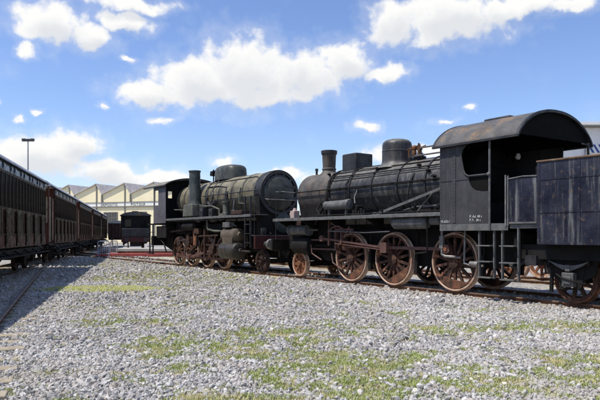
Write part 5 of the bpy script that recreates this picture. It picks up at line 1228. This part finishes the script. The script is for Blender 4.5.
mb = MB(); mb.box(-1.35, 1.35, -1.0, -.9, .9, 1.42); PF(mb, 'buffer_beam', M['frame'])
for s in (-.75, .75): mb = MB(); mb.box(s - .3, s + .3, 7.702, 7.73, 2.4, 3.1); PF(mb, 'cab_window', M['glass'], cb_)
mb = MB(); mb.box(-1.4, 1.4, 8.92, 9.02, .85, 1.34); PF(mb, 'rear_beam', M['red'])
for s in (-.88, .88): mb = MB(); mb.cyl((s, 9.02, 1.08), (s, 9.4, 1.08), .1); mb.cyl((s, 9.4, 1.08), (s, 9.46, 1.08), .2); PF(mb, 'buffer', M['blk'])
mb = MB(); mb.box(-1.35, 1.35, 7.0, 8.9, 1.352, 2.2); PF(mb, 'coal_bunker', M['blk'], bev=.04)
for s in (-.88, .88): mb = MB(); mb.cyl((s, -1.0, 1.1), (s, -1.4, 1.1), .1); mb.cyl((s, -1.4, 1.1), (s, -1.46, 1.1), .2); PF(mb, 'buffer', M['blk'])
for s in (-1, 1):
    for y_ in (.4, 2.2, 4.0, 5.8, 7.8): mb = MB(); mb.lathe((s * .75, y_, .72), (s, 0, 0), [(-.06, 0), (-.06, .64), (.06, .62), (.06, .5), (0, .45), (0, .15), (.08, .1), (.08, 0)], 28); PF(mb, 'wheel', M['rustdark'])
    mb = MB(); mb.cyl((s * 1.1, -.5, .85), (s * 1.1, .5, .85), .3, n=24); PF(mb, 'cylinder', M['blk'])
mb = MB(); mb.box(-.55, .55, -.8, 8.9, .45, 1.3); PF(mb, 'main_frame', M['frame'])

VY = 80.; Va = empty('goods_van', ((118.5 - 300) / 600 * VY, VY, 0), R(18)); tag(Va, 'small dark goods van seen end on beyond the last coach', 'goods van')
def PV(mb, name, mat, par=None, **k): return mb.build(name, mat, par or Va, (0, 0, 0), **k)
mb = MB(); mb.box(-1.3, 1.3, 0, 6.5, 1.15, 3.1); vb = PV(mb, 'body', M['rustdark'])
mb = MB()
for k in range(7): mb.box(-1.29 + k * .43 - .03, -1.29 + k * .43 + .03, -.04, -.002, 1.16, 3.1)
PV(mb, 'end_batten', M['frame'], vb)
mb = MB(); mb.prism(arch(16, 1.4, 3.102, .35), (0, -.15, 0), (1, 0, 0), (0, 0, 1), (0, 6.8, 0)); PV(mb, 'roof', M['mast'])
mb = MB(); mb.box(-1.25, 1.25, -.1, 6.6, .9, 1.148); PV(mb, 'underframe', M['frame'])
for s in (-.88, .88): mb = MB(); mb.cyl((s, -.1, 1.03), (s, -.45, 1.03), .09); mb.cyl((s, -.45, 1.03), (s, -.5, 1.03), .19); PV(mb, 'buffer', M['blk'])
for s in (-1, 1):
    for y_ in (1.2, 5.2): mb = MB(); mb.lathe((s * .75, y_, .56), (s, 0, 0), [(-.06, 0), (-.06, .47), (.06, .45), (.06, .38), (0, .3), (.08, .1), (.08, 0)], 24); PV(mb, 'wheel', M['rustdark'])

# low open wagon added on the siding to darken the bright gap between engines
OW = (-10.4, 0, 0); Wg = empty('added_open_wagon', tp(-10.4, 5.65, RZ), ROT); tag(Wg, 'low dark open wagon added on the siding to darken the gap between the engines', 'goods wagon')
def PW(mb, name, mat, par=None, **k): return mb.build(name, mat, par or Wg, OW, **k)
mb = MB(); mb.box(-15., -5.8, -1.35, 1.35, 1.12, 1.25); PW(mb, 'floor', M['frame'])
for sd_ in (-1, 1):
    mb = MB(); y0, y1 = sorted((sd_ * 1.30, sd_ * 1.35)); mb.box(-15., -5.8, y0, y1, 1.253, 2.15)
    for k in range(9): x = -14.9 + 9.0 * k / 8; y2_, y3_ = sorted((sd_ * 1.352, sd_ * 1.42)); mb.box(x - .05, x + .05, y2_, y3_, 1.1, 2.15)
    PW(mb, 'side_board', M['rustdark'])
for x in (-15., -5.86): mb = MB(); mb.box(x, x + .06, -1.29, 1.29, 1.253, 2.15); PW(mb, 'end_board', M['rustdark'])
mb = MB()
for y_ in (-1.0, .92): mb.box(-15., -5.8, y_, y_ + .08, .88, 1.115)
PW(mb, 'underframe', M['frame'])
for wx in (-13.4, -7.4):
    for sd_ in (-1, 1):
        spoked(Wg, wx, sd_ * .79, .49, 9, sd_, OW, 'wheel', mat=M['rustdark'], tyre_mat=M['rustdark'])
        leaf_spring(Wg, wx, sd_ * 1.0, .72, 1.1, OW, mat=M['frame'])
        mb = MB(); y0, y1 = sorted((sd_ * .93, sd_ * 1.12)); mb.box(wx - .12, wx + .12, y0, y1, .38, .66); PW(mb, 'axle_box', M['frame'])
    axle(Wg, wx, .49, OW)
for e, x in ((-1, -15.), (1, -5.8)):
    for y_ in (-.88, .88): buffer(Wg, x, y_, 1.0, e, OW)

# rusty wheelsets on the siding behind the tender
def wheelset(s, t, label, rot):
    p = tp(s, t, RZ); o = empty('wheelset', p, ROT + rot); tag(o, label, 'wheelset', 'spare wheelsets on the siding')
    for side in (-1, 1): spoked(o, 0, side * .75, .50, 10, side, (0, 0, 0), 'wheel', mat=M['rust'], spoke_w=.08)
    a = MB(); a.cyl((0, -1.0, .5), (0, 1.0, .5), .075, n=16); a.build('axle', M['rustdark'], o)
wheelset(.55, 5.65, 'rusty spoked wheelset on the siding, glimpsed left of the tender bogie', .0)
wheelset(-.75, 5.65, 'rusty spoked wheelset further along the siding, behind the steps', .06)
